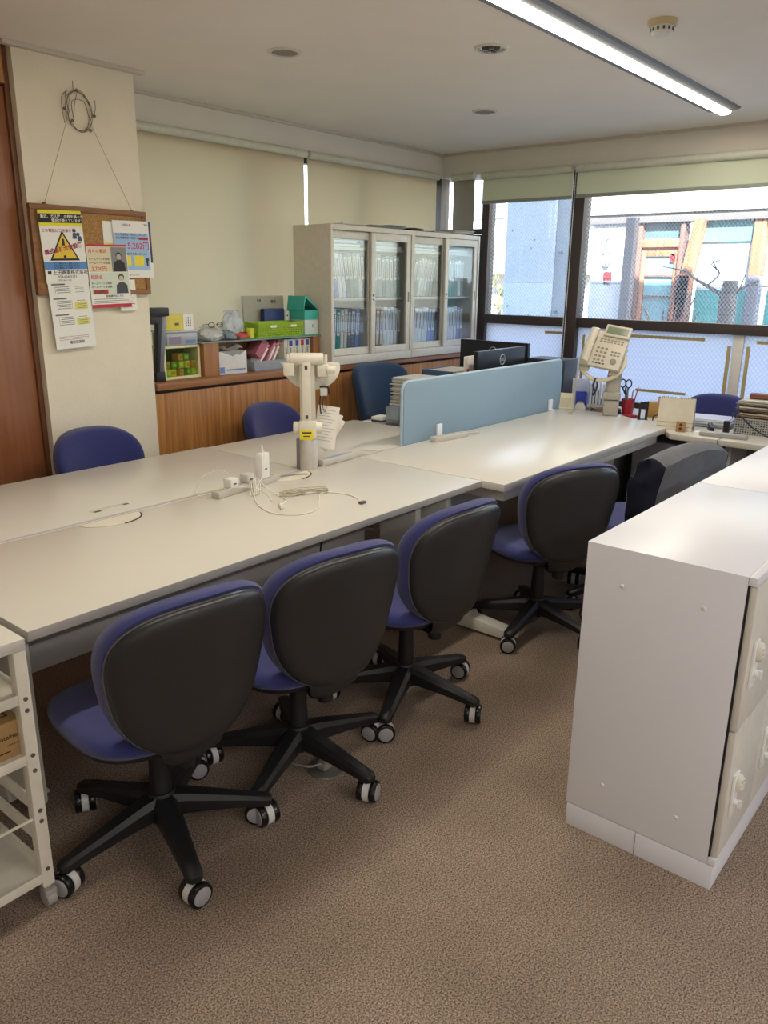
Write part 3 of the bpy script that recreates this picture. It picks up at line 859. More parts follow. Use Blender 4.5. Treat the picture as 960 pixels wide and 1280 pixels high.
MB().box(1.458, 1.485, 2.548, 2.562, 0.7214, 0.7222, M=Matrix.Translation((-1.375, -2.8415, 0))).box(1.585, 1.606, 2.560, 2.574, 0.7214, 0.7222, M=Matrix.Translation((-1.375, -2.8415, 0))).build('lid_slot', MATS['gap_dark'], sl)
# cable hanging below the front desk
t = thing('hanging_cable', 'thin black cable hanging under the front desk behind the second chair', 'cable', (2.18, 2.10, 0.694))
MB().tube(smoothpts([(0.03, 0.0, 0.0), (0.02, 0.0, -0.05), (0.0, 0.0, -0.10), (-0.01, 0.01, -0.18), (0.0, 0.03, -0.30)], 6), 0.0035, 6).build('cord', black_pl, t)
# centre cable channel between the two rows
t = thing('cable_channel', 'white metal cable channel between the two long desk rows', 'cable channel', (2.3, 2.475, 0.0))
MB().box(-1.98, 1.25, -0.012, 0.012, 0.60, 0.7135, 0.002).build('channel_rail', white_metal, t)
MB().box(-1.95, 1.2, -0.09, 0.09, 0.56, 0.60, 0.003).build('channel_tray', panel_grey, t)

# drawer units / side cabinet under the window desk
def wdesk(label, y0, y1, ztop, xl):
    t = thing('office_desk', label, 'desk', (5.0, (y0 + y1) / 2, 0))
    d = (y1 - y0) / 2
    x0, x1 = xl - 5.0, 5.30 - 5.0
    pr = [(x0, -0.010), (x0 + 0.004, -0.003), (x0 + 0.012, 0), (x1, 0), (x1, -0.034), (x0 + 0.02, -0.034), (x0 + 0.006, -0.026), (x0, -0.02)]
    Mx = Matrix.Translation((0, 0, ztop)) @ Matrix(((1, 0, 0, 0), (0, 0, 1, 0), (0, 1, 0, 0), (0, 0, 0, 1)))
    pg = [(x0, -d), (x1, -d), (x1, d), (x0, d)] if y1 < 2 else [(x0, -d), (x1, -d), (x1, d), (-0.112, d), (-0.112, 0.16), (x0 + 0.10, -0.245), (x0, -0.31)]
    MB().prism(pg, ztop - 0.034, ztop, bev=0.007).build('desk_top', mat('grey_desk_top', '#c9c4b6', 0.35), t)
    MB().box(-0.06, -0.045, -d + 0.05, d - 0.05, 0.12, ztop - 0.04, 0.003).build('modesty_panel', mat('dark_grey_panel', '#6a6b6e', 0.5), t)
    for yy in (-d + 0.03, (d - 0.03) if y1 < 2 else 0.12):
        MB().box(x0 + 0.10, x1 - 0.05, yy - 0.018, yy + 0.018, 0.02, ztop - 0.034, 0.006).build('side_leg', mat('leg_grey', '#a8a69f', 0.5), t)
    return t
wd1 = wdesk('grey-white desk under the window carrying the calendar and pen cup', 1.335, 2.49, 0.705, 4.53)
wd2 = wdesk('grey-white desk under the window carrying the stack of papers', 0.10, 1.330, 0.705, 4.53)
MB().box(-0.34, -0.07, -0.42, -0.05, 0.04, 0.62, 0.004).build('drawer_unit', mat('drawer_unit_grey', '#8b8c8e', 0.5), wd1)

# ================================================================== LOCKERS
def locker(label, x0):
    t = thing('locker', label, 'locker', (x0, 0.425, 0))
    W, D, H = 0.852, 0.427, 0.88
    b = MB()
    b.box(0, W, 0.020, D, 0.075, H - 0.0, 0.003)
    b.box(0, W, 0.0, 0.020, H - 0.022, H, 0.002)
    b.box(0, W, 0.0, 0.020, 0.075, 0.098, 0.002)
    b.build('body', white_metal, t)
    MB().box(0.001, W - 0.001, 0.004, D - 0.004, 0.0, 0.0735, 0.002).build('plinth', white_metal, t)
    MB().box(-0.0005, 0.0, D / 2 - 0.001, D / 2 + 0.001, 0.0, 0.0735).build('plinth_seam', mat('seam_white', '#9a9a9c', 0.6), t)
    for y, z in ((0.322, 0.778), (0.112, 0.775), (0.322, 0.178), (0.112, 0.173)):
        MB().lathe([(0.0005, 0.0035), (0.004, 0.003), (0.0065, 0.0), (0.0065, -0.001), (0.0005, -0.001)], 14, M=MX((0, y, z), (0, rad(-90), 0))).build('plug', white_pl, t)
    cw = (W - 0.006) / 3
    for i in range(3):
        for j, (z0, z1) in enumerate(((0.101, 0.468), (0.472, 0.856))):
            xa = 0.003 + i * cw + 0.0015
            dr = MB().box(xa, xa + cw - 0.003, -0.002, 0.0155, z0, z1, 0.002).build('door', mat('locker_door', '#d8d3c8', 0.38), t)
            zc = z0 + (0.10 if j == 0 else 0.10) + 0.07
            lx = xa + 0.055
            lk = MB().box(lx - 0.019, lx + 0.019, -0.010, -0.002, zc - 0.062, zc + 0.062, 0.003).build('lock_plate', mat('lock_white', '#f0efec', 0.3), dr)
            o2 = [(0.017 * cos(a), 0.030 * sin(a)) for a in [k * pi / 10 for k in range(20)]]
            MB().loft([[(lx + x * s_, -0.010 - d_, zc + 0.034 + y * s_) for x, y in o2] for s_, d_ in ((0.9, 0), (0.9, 0.007), (0.8, 0.012), (0.5, 0.013))]).build('lock_keypad', mat('keypad_beige', '#e6e1d4', 0.4), lk)
            k_ = MB()
            for q in range(6):
                k_.cyl((lx - 0.006 + 0.012 * (q % 2), -0.022, zc + 0.022 + 0.012 * (q // 2)), (lx - 0.006 + 0.012 * (q % 2), -0.0265, zc + 0.022 + 0.012 * (q // 2)), 0.004, seg=10)
            k_.build('keypad_button', white_pl, lk)
            MB().cyl((lx, -0.010, zc - 0.024), (lx, -0.019, zc - 0.024), 0.009, seg=18, bev=0.001).box(lx - 0.004, lx + 0.004, -0.028, -0.017, zc - 0.036, zc - 0.014, 0.002).build('lock_knob', MATS['lock_white'], lk)
    MB().box(0.0005, W - 0.0005, 0.0158, 0.0198, 0.10, H - 0.024).build('door_gap', mat('gap_black', '#1c1c1e', 0.9), t)
    return t
locker('white steel locker nearest the camera with keypad locks', 1.890)
locker('white steel locker standing behind the nearest one', 2.747)

# ================================================================== WHITE RACK at the left edge
t = thing('wheeled_rack', 'white metal rack on casters at the left edge, holding a cardboard box', 'rack', (0.52, 2.0, 0))
x0, x1, y0, y1 = -0.34, 0.245, -0.305, 0.22
rk = mat('rack_cream', '#e2dccb', 0.4)
MB().box(x0, x1, y0, y1, 0.712, 0.740, 0.003).build('top_board', desk_top_m, t)
for (x, y) in ((x0, y0), (x1 - 0.032, y0), (x0, y1 - 0.032), (x1 - 0.032, y1 - 0.032)):
    p = MB().box(x, x + 0.032, y, y + 0.032, 0.062, 0.712, 0.006).build('post', rk, t)
    for z in (0.590, 0.560, 0.440, 0.398, 0.285, 0.255, 0.115):
        MB().cyl((x + 0.016, y + 0.001, z), (x + 0.016, y - 0.002, z), 0.0055, seg=12).build('bolt', mat('bolt_grey', '#77756f', 0.4, metal=0.6), p)
    cc = MB().cyl((x + 0.004, y + 0.016, 0.024), (x + 0.030, y + 0.016, 0.024), 0.024, seg=20, bev=0.003).build('caster', grey_pl, t)
    MB().box(x + 0.001, x + 0.033, y - 0.004, y + 0.030, 0.030, 0.052, 0.006).cyl((x + 0.016, y + 0.016, 0.05), (x + 0.016, y + 0.016, 0.066), 0.008).build('caster_fork', grey_pl, cc)
for z in (0.600, 0.440, 0.10):
    s = MB().box(x0 + 0.004, x1 - 0.004, y0 + 0.008, y1 - 0.008, z - 0.006, z, 0.002)
    s.box(x0 + 0.03, x1 - 0.03, y0 + 0.004, y0 + 0.010, z - 0.022, z + 0.004, 0.001)
    s.box(x1 - 0.012, x1 - 0.006, y0 + 0.03, y1 - 0.03, z - 0.05, z + 0.012, 0.001)
    s.build('shelf', rk, t)
for yy in (y0, y1 - 0.024): MB().tube([(x0 + 0.03, yy + 0.012, 0.262), (x1 - 0.03, yy + 0.012, 0.262)], 0.004, 8).build('cross_rail', rk, t)
for z in (0.29, 0.20): MB().box(x1 - 0.020, x1 - 0.014, y0 + 0.03, y1 - 0.03, z - 0.02, z + 0.02, 0.001).build('side_brace', rk, t)
cb = mat('cardboard', '#a98755', 0.85, bump=0.15, bscale=200, var=0.06)
t = thing('cardboard_box', 'brown cardboard box on the middle shelf of the white rack', 'box', (0.52, 1.90, 0.4405))
MB().box(-0.24, 0.224, -0.18, 0.18, 0, 0.095, 0.003).build('carton', cb, t)
b = MB()
b.text('container', 0.0165, XZ(0.216, -0.1808, 0.052), 0, align='RIGHT')
b.text('container', 0.008, XZ(0.214, -0.1808, 0.034), 0, align='RIGHT')
b.box(-0.2, 0.19, -0.1808, -0.1803, 0.018, 0.021)
b.text('□', 0.05, MX((0.165, -0.15, 0.0955)), 0)
b.build('printing', mat('print_brown', '#3d2c1c', 0.8), t)
# floor outlet
t = thing('floor_outlet', 'round metal floor outlet beneath the second blue chair', 'outlet', (1.63, 1.575, 0))
MB().lathe([(0.001, 0.0), (0.062, 0.0), (0.060, 0.005), (0.045, 0.006), (0.001, 0.006)], 40).build('cover_ring', mat('outlet_metal', '#8e8c86', 0.35, metal=0.7), t)
MB().box(-0.025, 0.030, -0.016, 0.018, 0.006, 0.032, 0.006).box(-0.018, 0.02, -0.012, 0.014, 0.03, 0.042, 0.005).build('plug', grey_pl, t)
MB().tube(smoothpts([(-0.02, 0.0, 0.03), (-0.05, 0.03, 0.02), (-0.06, 0.12, 0.006), (-0.02, 0.22, 0.006), (0.02, 0.34, 0.006)], 5), 0.004, 6).build('cord', grey_pl, t)

# ================================================================== WOODEN CABINET below the side window
cab = wood_mat('cabinet_wood', '#9a6334', '#c28a4a', 'z', 0.42, 1.0)
cab_top = wood_mat('cabinet_top_wood', '#8a5b38', '#a97548', 'x', 0.40, 1.0)
t = thing('wooden_cabinet', 'long low wooden cabinet built in under the side windows', 'cabinet', (4.05, 3.93, 0))
MB().box(-1.505, 1.60, -0.24, 0.22, 0.945, 0.983, 0.003).build('counter_top', cab_top, t)
MB().box(-1.505, 1.60, -0.195, 0.22, 0.06, 0.945, 0.0).build('carcass', mat('carcass_dark', '#3a271b', 0.7), t)
MB().box(-1.505, 1.60, -0.17, 0.20, 0.0, 0.06).build('plinth', MATS['carcass_dark'], t)
xs = [-1.505, -1.05, -0.60, -0.15, 0.30, 0.75, 1.20, 1.60]
for a, b_ in zip(xs, xs[1:]):
    MB().box(a + 0.001, b_ - 0.001, -0.215, -0.1955, 0.065, 0.925, 0.001).build('door', cab, t)

# ================================================================== BOOKCASE (two sliding-door units)
bk_glass = glass_mat('bookcase_glass', (0.92, 0.95, 0.97), 0.10, rough=0.03)
handle_m = mat('handle_grey', '#7d796c', 0.4)
def bookcase(label, x0, W):
    t = thing('glazed_bookcase', label, 'bookcase', (x0, 3.67, 0.984))
    D, H, s = 0.342, 0.893, 0.018
    b = MB()
    b.box(0, s, 0, D, 0, H, 0.002); b.box(W - s, W, 0, D, 0, H, 0.002)
    b.box(s, W - s, 0, D, H - 0.032, H, 0.002); b.box(s, W - s, 0, D, 0, 0.055, 0.002)
    b.box(s, W - s, D - 0.008, D, 0.05, H - 0.03)
    b.build('carcass', cream_metal, t)
    for z in (0.432, 0.760):
        MB().box(s + 0.001, W - s - 0.001, 0.065, D - 0.012, z - 0.018, z, 0.002).build('shelf', cream_metal, t)
    half = W / 2
    for k, (a, b_, y) in enumerate(((s + 0.002, half + 0.02, 0.034), (half - 0.02, W - s - 0.002, 0.008))):
        z0, z1, f = 0.057, H - 0.034, 0.042
        d = MB()
        d.box(a, a + f, y, y + 0.02, z0, z1, 0.003).box(b_ - f, b_, y, y + 0.02, z0, z1, 0.003)
        d.box(a + f, b_ - f, y, y + 0.02, z0, z0 + 0.045, 0.003).box(a + f, b_ - f, y, y + 0.02, z1 - 0.05, z1, 0.003)
        dr = d.build('sliding_door', cream_metal, t)
        MB().box(a + f, b_ - f, y + 0.009, y + 0.013, z0 + 0.045, z1 - 0.05).build('glass_pane', bk_glass, dr)
        hx = a + 0.020 if k == 0 else b_ - 0.020
        MB().box(hx - 0.008, hx + 0.008, y - 0.0012, y + 0.004, 0.40, 0.47, 0.001).build('finger_pull', handle_m, dr)
        if k == 1:
            MB().cyl((a + 0.02, y - 0.003, 0.45), (a + 0.02, y + 0.004, 0.45), 0.008, seg=14).cyl((a + 0.02, y - 0.003, 0.42), (a + 0.02, y + 0.004, 0.42), 0.006, seg=14).build('lock', mat('lock_dark', '#4c4a44', 0.35, metal=0.6), dr)
    return t
bookcase('left cream steel bookcase with sliding glass doors full of binders', 3.900, 0.866)
bookcase('right cream steel bookcase with sliding glass doors, beside the window', 4.768, 0.866)
# binders, one object each
cols = {'g': '#93a79c', 'w': '#efede6', 'b': '#8398cf', 'l': '#c6d2ea', 't': '#3f8f8a', 'o': '#b58a5a', 'k': '#7d7e88', 'c': '#cfc9b4', 'd': '#6478b8', 'm': '#7fa096'}
bm_ = {k: mat('binder_' + k, v, 0.55, bump=0.05) for k, v in cols.items()}
names = {'g': 'grey-green', 'w': 'white', 'b': 'blue', 'l': 'pale blue', 't': 'teal', 'o': 'tan', 'k': 'grey', 'c': 'cream', 'd': 'dark blue', 'm': 'sage green'}
def binder(x, zb, w, h, tilt, c, where, row, label_z=0.62, y=3.737, depth=0.22):
    # tilt in degrees, positive leans right (top to the right)
    t = thing('binder', '%s binder %s' % (names[c], where), 'binder', (x, y, zb), rot=(0, rad(tilt), 0), group=row)
    MB().box(0, w, 0.002, depth, 0, h, 0.002).build('cover', bm_[c], t)
    if w > 0.014:
        l = MB().box(w * 0.16, w * 0.84, 0.0005, 0.0025, h * (0.42 if c in 'bdtkgm' else 0.16), h * 0.93, 0.0003).build('spine_label', mat('label_white', '#e9e8e2', 0.6), t)
        b = MB()
        z = h * 0.88
        while z > h * 0.5:
            b.box(w * 0.33, w * 0.67, 0.0001, 0.0006, z - 0.009, z)
            z -= 0.0125
        b.build('spine_text', mat('spine_ink', '#4d5566', 0.7), l)
    return t
ROWS = [
    # x start, z bottom, height, list of (colour, width, gap, tilt), location words
    (3.925, 1.418, 0.295, 'bbwlkgglk', -11, 'leaning on upper shelf, first glass door', 'binders on the upper shelf of the left bookcase'),
    (4.355, 1.418, 0.285, 'gggkgggg', -5, 'on upper shelf, second glass door', 'binders on the upper shelf of the left bookcase'),
    (4.790, 1.418, 0.280, 'mmmwccgk', 12, 'leaning on upper shelf, third glass door', 'binders on the upper shelf of the right bookcase'),
    (5.235, 1.418, 0.280, 'gmgmgwg', -3, 'on upper shelf, fourth glass door', 'binders on the upper shelf of the right bookcase'),
    (3.925, 1.042, 0.310, 'wltcckkb', 3, 'on lower shelf, first glass door', 'binders on the lower shelf of the left bookcase'),
    (4.345, 1.042, 0.310, 'wwoowwlck', 2, 'on lower shelf, second glass door', 'binders on the lower shelf of the left bookcase'),
    (4.790, 1.042, 0.300, 'wdwwlwbb', 4, 'on lower shelf, third glass door', 'binders on the lower shelf of the right bookcase'),
    (5.235, 1.042, 0.300, 'kwwlcbk', 1, 'on lower shelf, fourth glass door', 'binders on the lower shelf of the right bookcase'),
]
ordn = ['first', 'second', 'third', 'fourth', 'fifth', 'sixth', 'seventh', 'eighth', 'ninth']
for x, zb, h, cs, tilt, where, row in ROWS:
    rr2 = random.Random(int(x * 1000 + zb * 100))
    span = 0.375
    ww = [rr2.uniform(0.030, 0.046) for _ in cs]
    s_ = (span - 0.03 * abs(sin(rad(tilt))) * 8) / sum(ww)
    x_ = x + (h * sin(rad(-tilt)) if tilt < 0 else 0) * 0.9
    for i, c in enumerate(cs):
        w = ww[i] * min(1.0, s_)
        hh = h * rr2.uniform(0.95, 1.0)
        tt = tilt * (1 - 0.5 * i / len(cs)) if tilt < 0 else tilt
        binder(x_, zb + (w * sin(rad(tt)) if tt > 0 else 0), w * 0.95, hh, tt, c, '%s, %s from the left' % (where, ordn[i]), row)
        x_ += w / cos(rad(tt)) + 0.002
# flat files on the narrow top shelves
for i, (x, w, c, lab) in enumerate(((3.94, 0.33, 'k', 'first'), (4.36, 0.36, 'l', 'second'), (4.80, 0.34, 'k', 'third'), (5.24, 0.34, 'l', 'fourth'))):
    for j in range(2):
        t = thing('document_file', '%s flat document file at the top behind the %s glass door' % (('lower', 'upper')[j], lab), 'file', (x, 3.745, 1.7447 + j * 0.024), group='flat files on the top shelves')
        MB().box(0, w - 0.03 * j, 0, 0.22, 0, 0.022, 0.002).build('cover', bm_[c], t)
        MB().box(0.004, w - 0.034 * j - 0.002, -0.001, 0.21, 0.004, 0.018).build('pages', paper, t)
# papers lying on top of the bookcases
ZT = 1.878
def sheets(label, x, y, z, w, d, n, rz, c='#d8d4c8', name='paper_stack', th=0.0035, cat='papers'):
    t = thing(name, label, cat, (x, y, z), rz)
    rr3 = random.Random(int(x * 999 + y * 77))
    for i in range(n):
        o = rr3.uniform(-0.012, 0.012); a = rr3.uniform(-0.04, 0.04)
        MB().box(-w / 2, w / 2, -d / 2, d / 2, i * th, i * th + th * 0.9, M=MX((o, -o, 0), (0, 0, a))).build('sheet', mat('sheet_' + c, c, 0.75), t)
    return t
sheets('thin pile of pale papers on the left bookcase', 4.12, 3.76, ZT, 0.24, 0.16, 3, 0.05)
sheets('dark folder and white sheets near the middle of the bookcase tops', 4.50, 3.80, ZT, 0.34, 0.22, 5, -0.1, '#9a998f')
sheets('pale blue folder on top of the left bookcase', 4.60, 3.76, ZT + 0.0178, 0.20, 0.15, 2, 0.12, '#8fa4c9')
sheets('small dark pile of papers on the right bookcase', 4.86, 3.79, ZT, 0.17, 0.15, 6, 0.25, '#4c4948')
sheets('newspapers lying on the right bookcase near the window', 5.20, 3.80, ZT, 0.38, 0.24, 3, 0.02, '#a6a094')
sheets('folded grey newspapers at the window end of the bookcase', 5.44, 3.78, ZT + 0.0107, 0.24, 0.18, 6, -0.03, '#b9b2a6')
# ================================================================== PARTITION AND MONITORS
part_fab = mat('partition_fabric', '#8ba3b1', 0.9, bump=0.5, bscale=700, var=0.05, vscale=500)
t = thing('desk_partition', 'light blue fabric desk partition standing between the desks', 'partition', (4.01, 2.487, 0.67))
W2, Hh, r_ = 0.855, 0.375, 0.045
def rrect(w, h, r, n=6):
    out = []
    for cx, cy, a0 in ((w - r, h - r, 0), (-w + r, h - r, 90), (-w + r, r, 180), (w - r, r, 270)):
        for k in range(n + 1):
            a = rad(a0 + 90 * k / n); out.append((cx + r * cos(a), cy + r * sin(a)))
    return out
XZM = Matrix(((1, 0, 0, 0), (0, 0, 1, 0), (0, 1, 0, 0), (0, 0, 0, 1)))
MB().prism(rrect(W2 - 0.006, Hh - 0.006, r_), -0.012, 0.012, M=Matrix.Translation((0, 0, 0.006 * 0)) @ XZM, bev=0.003).build('fabric_panel', part_fab, t)
ring = [Vector((x, 0, y)) for x, y in rrect(W2 - 0.002, Hh - 0.003, r_, 10)]
MB().tube(ring, 0.0085, 8, closed=True).build('edge_trim', mat('trim_blue', '#a7bac4', 0.5), t)
for x in (-0.545, 0.70):
    MB().box(x - 0.022, x + 0.022, -0.0245, -0.0125, 0.02, 0.125, 0.003).box(x - 0.022, x + 0.022, -0.045, -0.0125, 0.0515, 0.060, 0.002).build('clamp', white_metal, t)

scr_b = mat('monitor_black', '#17181b', 0.32, bump=0.05, bscale=900)
logo_m = mat('logo_silver', '#c8c9cb', 0.35, metal=0.3)
def monitor(label, x, y, z, w, h, rz, stand):
    # local: back faces -Y
    t = thing('computer_monitor', label, 'monitor', (x, y, z), rz)
    zb = stand
    MB().box(-w / 2, w / 2, -0.012, 0.02, zb, zb + h, 0.006).build('screen_housing', scr_b, t)
    MB().box(-w / 2 + 0.012, w / 2 - 0.012, 0.0195, 0.0215, zb + 0.015, zb + h - 0.012).build('screen', mat('screen_dark', '#0c0f14', 0.15), t)
    MB().box(-w * 0.3, w * 0.3, -0.030, -0.010, zb + 0.05, zb + h * 0.6, 0.010).build('back_cover', scr_b, t)
    lz = zb + h * 0.78
    ringp = [Vector((0.032 * cos(a), -0.0135, lz + 0.032 * sin(a))) for a in [k * pi / 20 for k in range(40)]]
    lb = MB().tube(ringp, 0.0024, 6, closed=True)
    lb.text('DELL', 0.024, XZ(0, -0.0128, lz - 0.0085), align='CENTER', ext=0.0003)
    lb.build('logo', logo_m, t)
    MB().box(-0.03, 0.03, -0.055, -0.028, 0.01, zb + h * 0.5, 0.006).build('stand_neck', scr_b, t)
    MB().box(-0.11, 0.11, -0.14, 0.08, 0.0, 0.012, 0.005).build('stand_foot', scr_b, t)
    return t
monitor('large black monitor behind the partition, nearest the bookcase', 4.91, 3.045, 0.70, 0.56, 0.335, rad(-90), 0.095)
monitor('smaller black monitor turned sideways just behind the partition', 4.54, 2.76, 0.70, 0.62, 0.31, rad(2), 0.105)
# computer tower
t = thing('computer_tower', 'black computer tower at the window end of the partition', 'computer', (4.965, 2.64, 0.70))
tw = mat('tower_dark', '#3f4347', 0.45)
MB().box(-0.07, 0.12, -0.16, 0.12, 0.0, 0.335, 0.004).build('case', tw, t)
MB().box(-0.078, -0.0705, -0.155, 0.115, 0.006, 0.329, 0.003).build('front_panel', mat('tower_front', '#2e3135', 0.4), t)
b = MB()
for k in range(7): b.box(-0.0795, -0.078, -0.10, 0.06, 0.06 + k * 0.03, 0.068 + k * 0.03)
b.build('front_vent', black_pl, t)
t = thing('brochure_holder', 'white sheets with a red edge in a holder between the two monitors', 'papers', (4.27, 2.83, 0.70), rad(6))
MB().box(0, 0.10, 0, 0.05, 0, 0.012, 0.003).build('holder_base', white_pl, t)
for k in range(3): MB().box(-0.005 * k, 0.16 - 0.005 * k, 0.006 + k * 0.010, 0.010 + k * 0.010, 0.01, 0.375, 0.001).build('sheet', paper, t)
MB().box(-0.012, 0.012, 0.0, 0.005, 0.01, 0.285, 0.001).box(-0.010, 0.010, -0.001, 0.006, 0.27, 0.30, 0.002).build('index_tab', red_ink, t)

# blue letter tray with papers
blue_pl = mat('tray_blue', '#3f6287', 0.4)
t = thing('letter_tray', 'stacked blue plastic letter tray behind the partition', 'tray', (4.38, 3.03, 0.70))
for j in range(3):
    z = 0.008 + j * 0.110
    MB().box(-0.17, 0.17, -0.12, 0.12, z, z + 0.004).box(-0.17, -0.164, -0.12, 0.12, z, z + 0.05, 0.001).box(0.164, 0.17, -0.12, 0.12, z, z + 0.05, 0.001).box(-0.17, 0.17, 0.114, 0.12, z, z + 0.05, 0.001).box(-0.17, -0.06, -0.12, -0.115, z, z + 0.04, 0.001).box(0.06, 0.17, -0.12, -0.115, z, z + 0.04, 0.001).build('tray_level', blue_pl, t)
b = MB()
for sx in (-0.16, 0.16):
    for sy in (-0.11, 0.11): b.cyl((sx, sy, 0), (sx, sy, 0.275), 0.005, seg=8)
b.build('corner_rod', blue_pl, t)
sheets('papers piled in the top blue letter tray', 4.40, 3.03, 0.9325, 0.28, 0.20, 12, 0.05, '#c7c1b4')
sheets('tall pile of white documents beside the blue letter tray', 4.04, 3.06, 0.70, 0.25, 0.21, 44, 0.0, '#d3d2cb', th=0.0057)
# clear pen boxes near the partition's near end
acr = glass_mat('acrylic', (0.80, 0.86, 0.90), 0.18, milky=0.15, tl=(0.8, 0.9, 1.0))
def openbox(label, x, y, z, w, d, h, rz, m_, taper=0.0, name='clear_box', th=0.002):
    t = thing(name, label, 'container', (x, y, z), rz)
    r0 = [(-w / 2, -d / 2), (w / 2, -d / 2), (w / 2, d / 2), (-w / 2, d / 2)]
    k = 1 + taper
    rings = [[(px, py, 0) for px, py in r0], [(px * k, py * k, h) for px, py in r0],
             [((px * k) * (1 - 2 * th / w), (py * k) * (1 - 2 * th / d), h) for px, py in r0], [(px * (1 - 2 * th / w), py * (1 - 2 * th / d), th) for px, py in r0]]
    MB().loft(rings).build('box_body', m_, t)
    return t
bx_ = openbox('small clear acrylic box of black clips near the end of the partition', 3.66, 2.93, 0.70, 0.085, 0.085, 0.12, 0.2, acr)
b = MB()
for k in range(26):
    b.tube([(rr.uniform(-.03, .03), rr.uniform(-.03, .03), rr.uniform(.006, .04)) for _ in range(3)], 0.003, 5)
b.build('clips', black_pl, bx_)
bx_ = openbox('tall white-blue plastic container at the end of the partition', 3.69, 2.835, 0.70, 0.06, 0.07, 0.155, 0.1, mat('frosty_blue', '#b9c8dd', 0.4), 0.25)
b = MB()
for k in range(3): b.cyl((-0.035, 0.0, 0.05 + k * 0.03), (-0.0395, 0.0, 0.05 + k * 0.03), 0.008, seg=12)
b.build('pink_dot', mat('pink', '#cf8f9d', 0.6), bx_)
MB().box(-0.022, 0.0, -0.02, 0.02, 0.01, 0.17, 0.002).box(0.004, 0.02, -0.015, 0.02, 0.01, 0.163, 0.002).build('cards', paper, bx_)
t = thing('small_packet', 'small white and blue packet beside the clear acrylic box', 'packet', (3.66, 3.04, 0.70), 0.1)
MB().box(-0.05, 0.05, -0.04, 0.04, 0, 0.018, 0.002).build('lower_packet', mat('packet_pink', '#cdb2a6', 0.6), t)
MB().box(-0.045, 0.055, -0.038, 0.042, 0.0185, 0.030, 0.002).build('blue_band', mat('packet_blue', '#34446f', 0.6), t)
MB().box(-0.045, 0.055, -0.038, 0.042, 0.0305, 0.048, 0.002).build('white_packet', paper, t)
sheets('white sheet lying on the desk seam behind the phone arm', 3.64, 3.12, 0.7005, 0.10, 0.12, 2, 0.3, '#dfdacb', th=0.001)
t = thing('mouse', 'dark computer mouse beside the tall plastic container', 'mouse', (3.80, 2.95, 0.70))
MB().loft([[(0.045 * s_ * cos(a), 0.03 * s_ * sin(a), z) for a in [k * pi / 10 for k in range(20)]] for s_, z in ((0.9, 0), (1, 0.008), (0.95, 0.02), (0.7, 0.031), (0.3, 0.035))]).build('mouse_body', black_pl, t)

# ================================================================== POWER STRIPS, ADAPTERS, CABLES
strip_m = mat('strip_grey', '#bdb8ab', 0.5)
def power_strip(label, x, y, z, L, rz, lab=None, w=0.042, h=0.028):
    t = thing('power_strip', label, 'power strip', (x, y, z), rz)
    MB().box(-L / 2, L / 2, -w / 2, w / 2, 0, h, 0.005).build('strip_body', strip_m, t)
    n = int(L / 0.06)
    for k in range(n):
        cx = -L / 2 + 0.035 + k * (L - 0.07) / max(1, n - 1)
        MB().box(cx - 0.010, cx - 0.007, -0.007, 0.003, h, h + 0.0004).box(cx + 0.007, cx + 0.010, -0.007, 0.003, h, h + 0.0004).build('socket', MATS['gap_dark'], t)
    if lab: MB().box(-L * 0.30, L * 0.28, -w * 0.22, w * 0.22, h + 0.0004, h + 0.0008).build('label', lab, t)
    return t
blue_lab = mat('strip_label', '#8fa0c4', 0.5)
power_strip('grey power strip holding three adapters in the cable bundle', 2.05, 2.405, 0.7200, 0.37, rad(8))
s2 = power_strip('grey power strip with a blue label behind the phone arm base', 2.665, 2.475, 0.7214, 0.25, rad(3), blue_lab)
s3 = power_strip('grey power strip lying against the partition', 3.455, 2.395, 0.7220, 0.26, rad(-7), None)
MB().tube(smoothpts([(0.12, 0, 0.014), (0.18, 0.02, 0.016), (0.25, 0.015, 0.008), (0.29, -0.02, 0.006), (0.20, -0.03, 0.006), (0.12, -0.01, 0.012)], 6), 0.003, 6).build('cord', strip_m, s2)
MB().tube(smoothpts([(0.13, 0, 0.014), (0.17, 0.01, 0.014), (0.22, 0.0, 0.005)], 6), 0.003, 6).box(0.215, 0.24, -0.008, 0.008, 0, 0.012, 0.002).build('cord', strip_m, s3)
def adapter(label, x, y, w, d, h, rz, m_, plug):
    t = thing('power_adapter', label, 'adapter', (x, y, 0.7484), rz)
    MB().box(-w / 2, w / 2, -d / 2, d / 2, 0, h, 0.005).build('adapter_body', m_, t)
    MB().box(-0.008, 0.008, -d / 2 - 0.001, -d / 2 + 0.001, h * 0.35, h * 0.35 + 0.005, 0.0004).build('port', MATS['gap_dark'], t)
    if plug: MB().cyl((0, 0, h), (0, 0, h + 0.032), 0.005, 0.0035, 12).build('cable_plug', white_pl, t)
    return t
adapter('small white cube adapter at the left end of the power strip', 1.957, 2.392, 0.044, 0.044, 0.036, rad(8), white_pl, False)
adapter('small grey cube adapter in the middle of the power strip', 2.052, 2.405, 0.044, 0.044, 0.036, rad(8), mat('adapter_grey', '#c9c5bb', 0.45), False)
adapter('tall white laptop adapter standing upright on the power strip', 2.142, 2.412, 0.056, 0.034, 0.105, rad(14), white_pl, True)
cable_w = mat('cable_white', '#e2ddd0', 0.45)
zc = 0.7228
t = thing('charging_cable', 'thin white charging cable looping left of the power strip', 'cable', (1.9, 2.4, zc))
def rel(pts, o): return smoothpts([Vector(p) - Vector(o) for p in pts], 8)
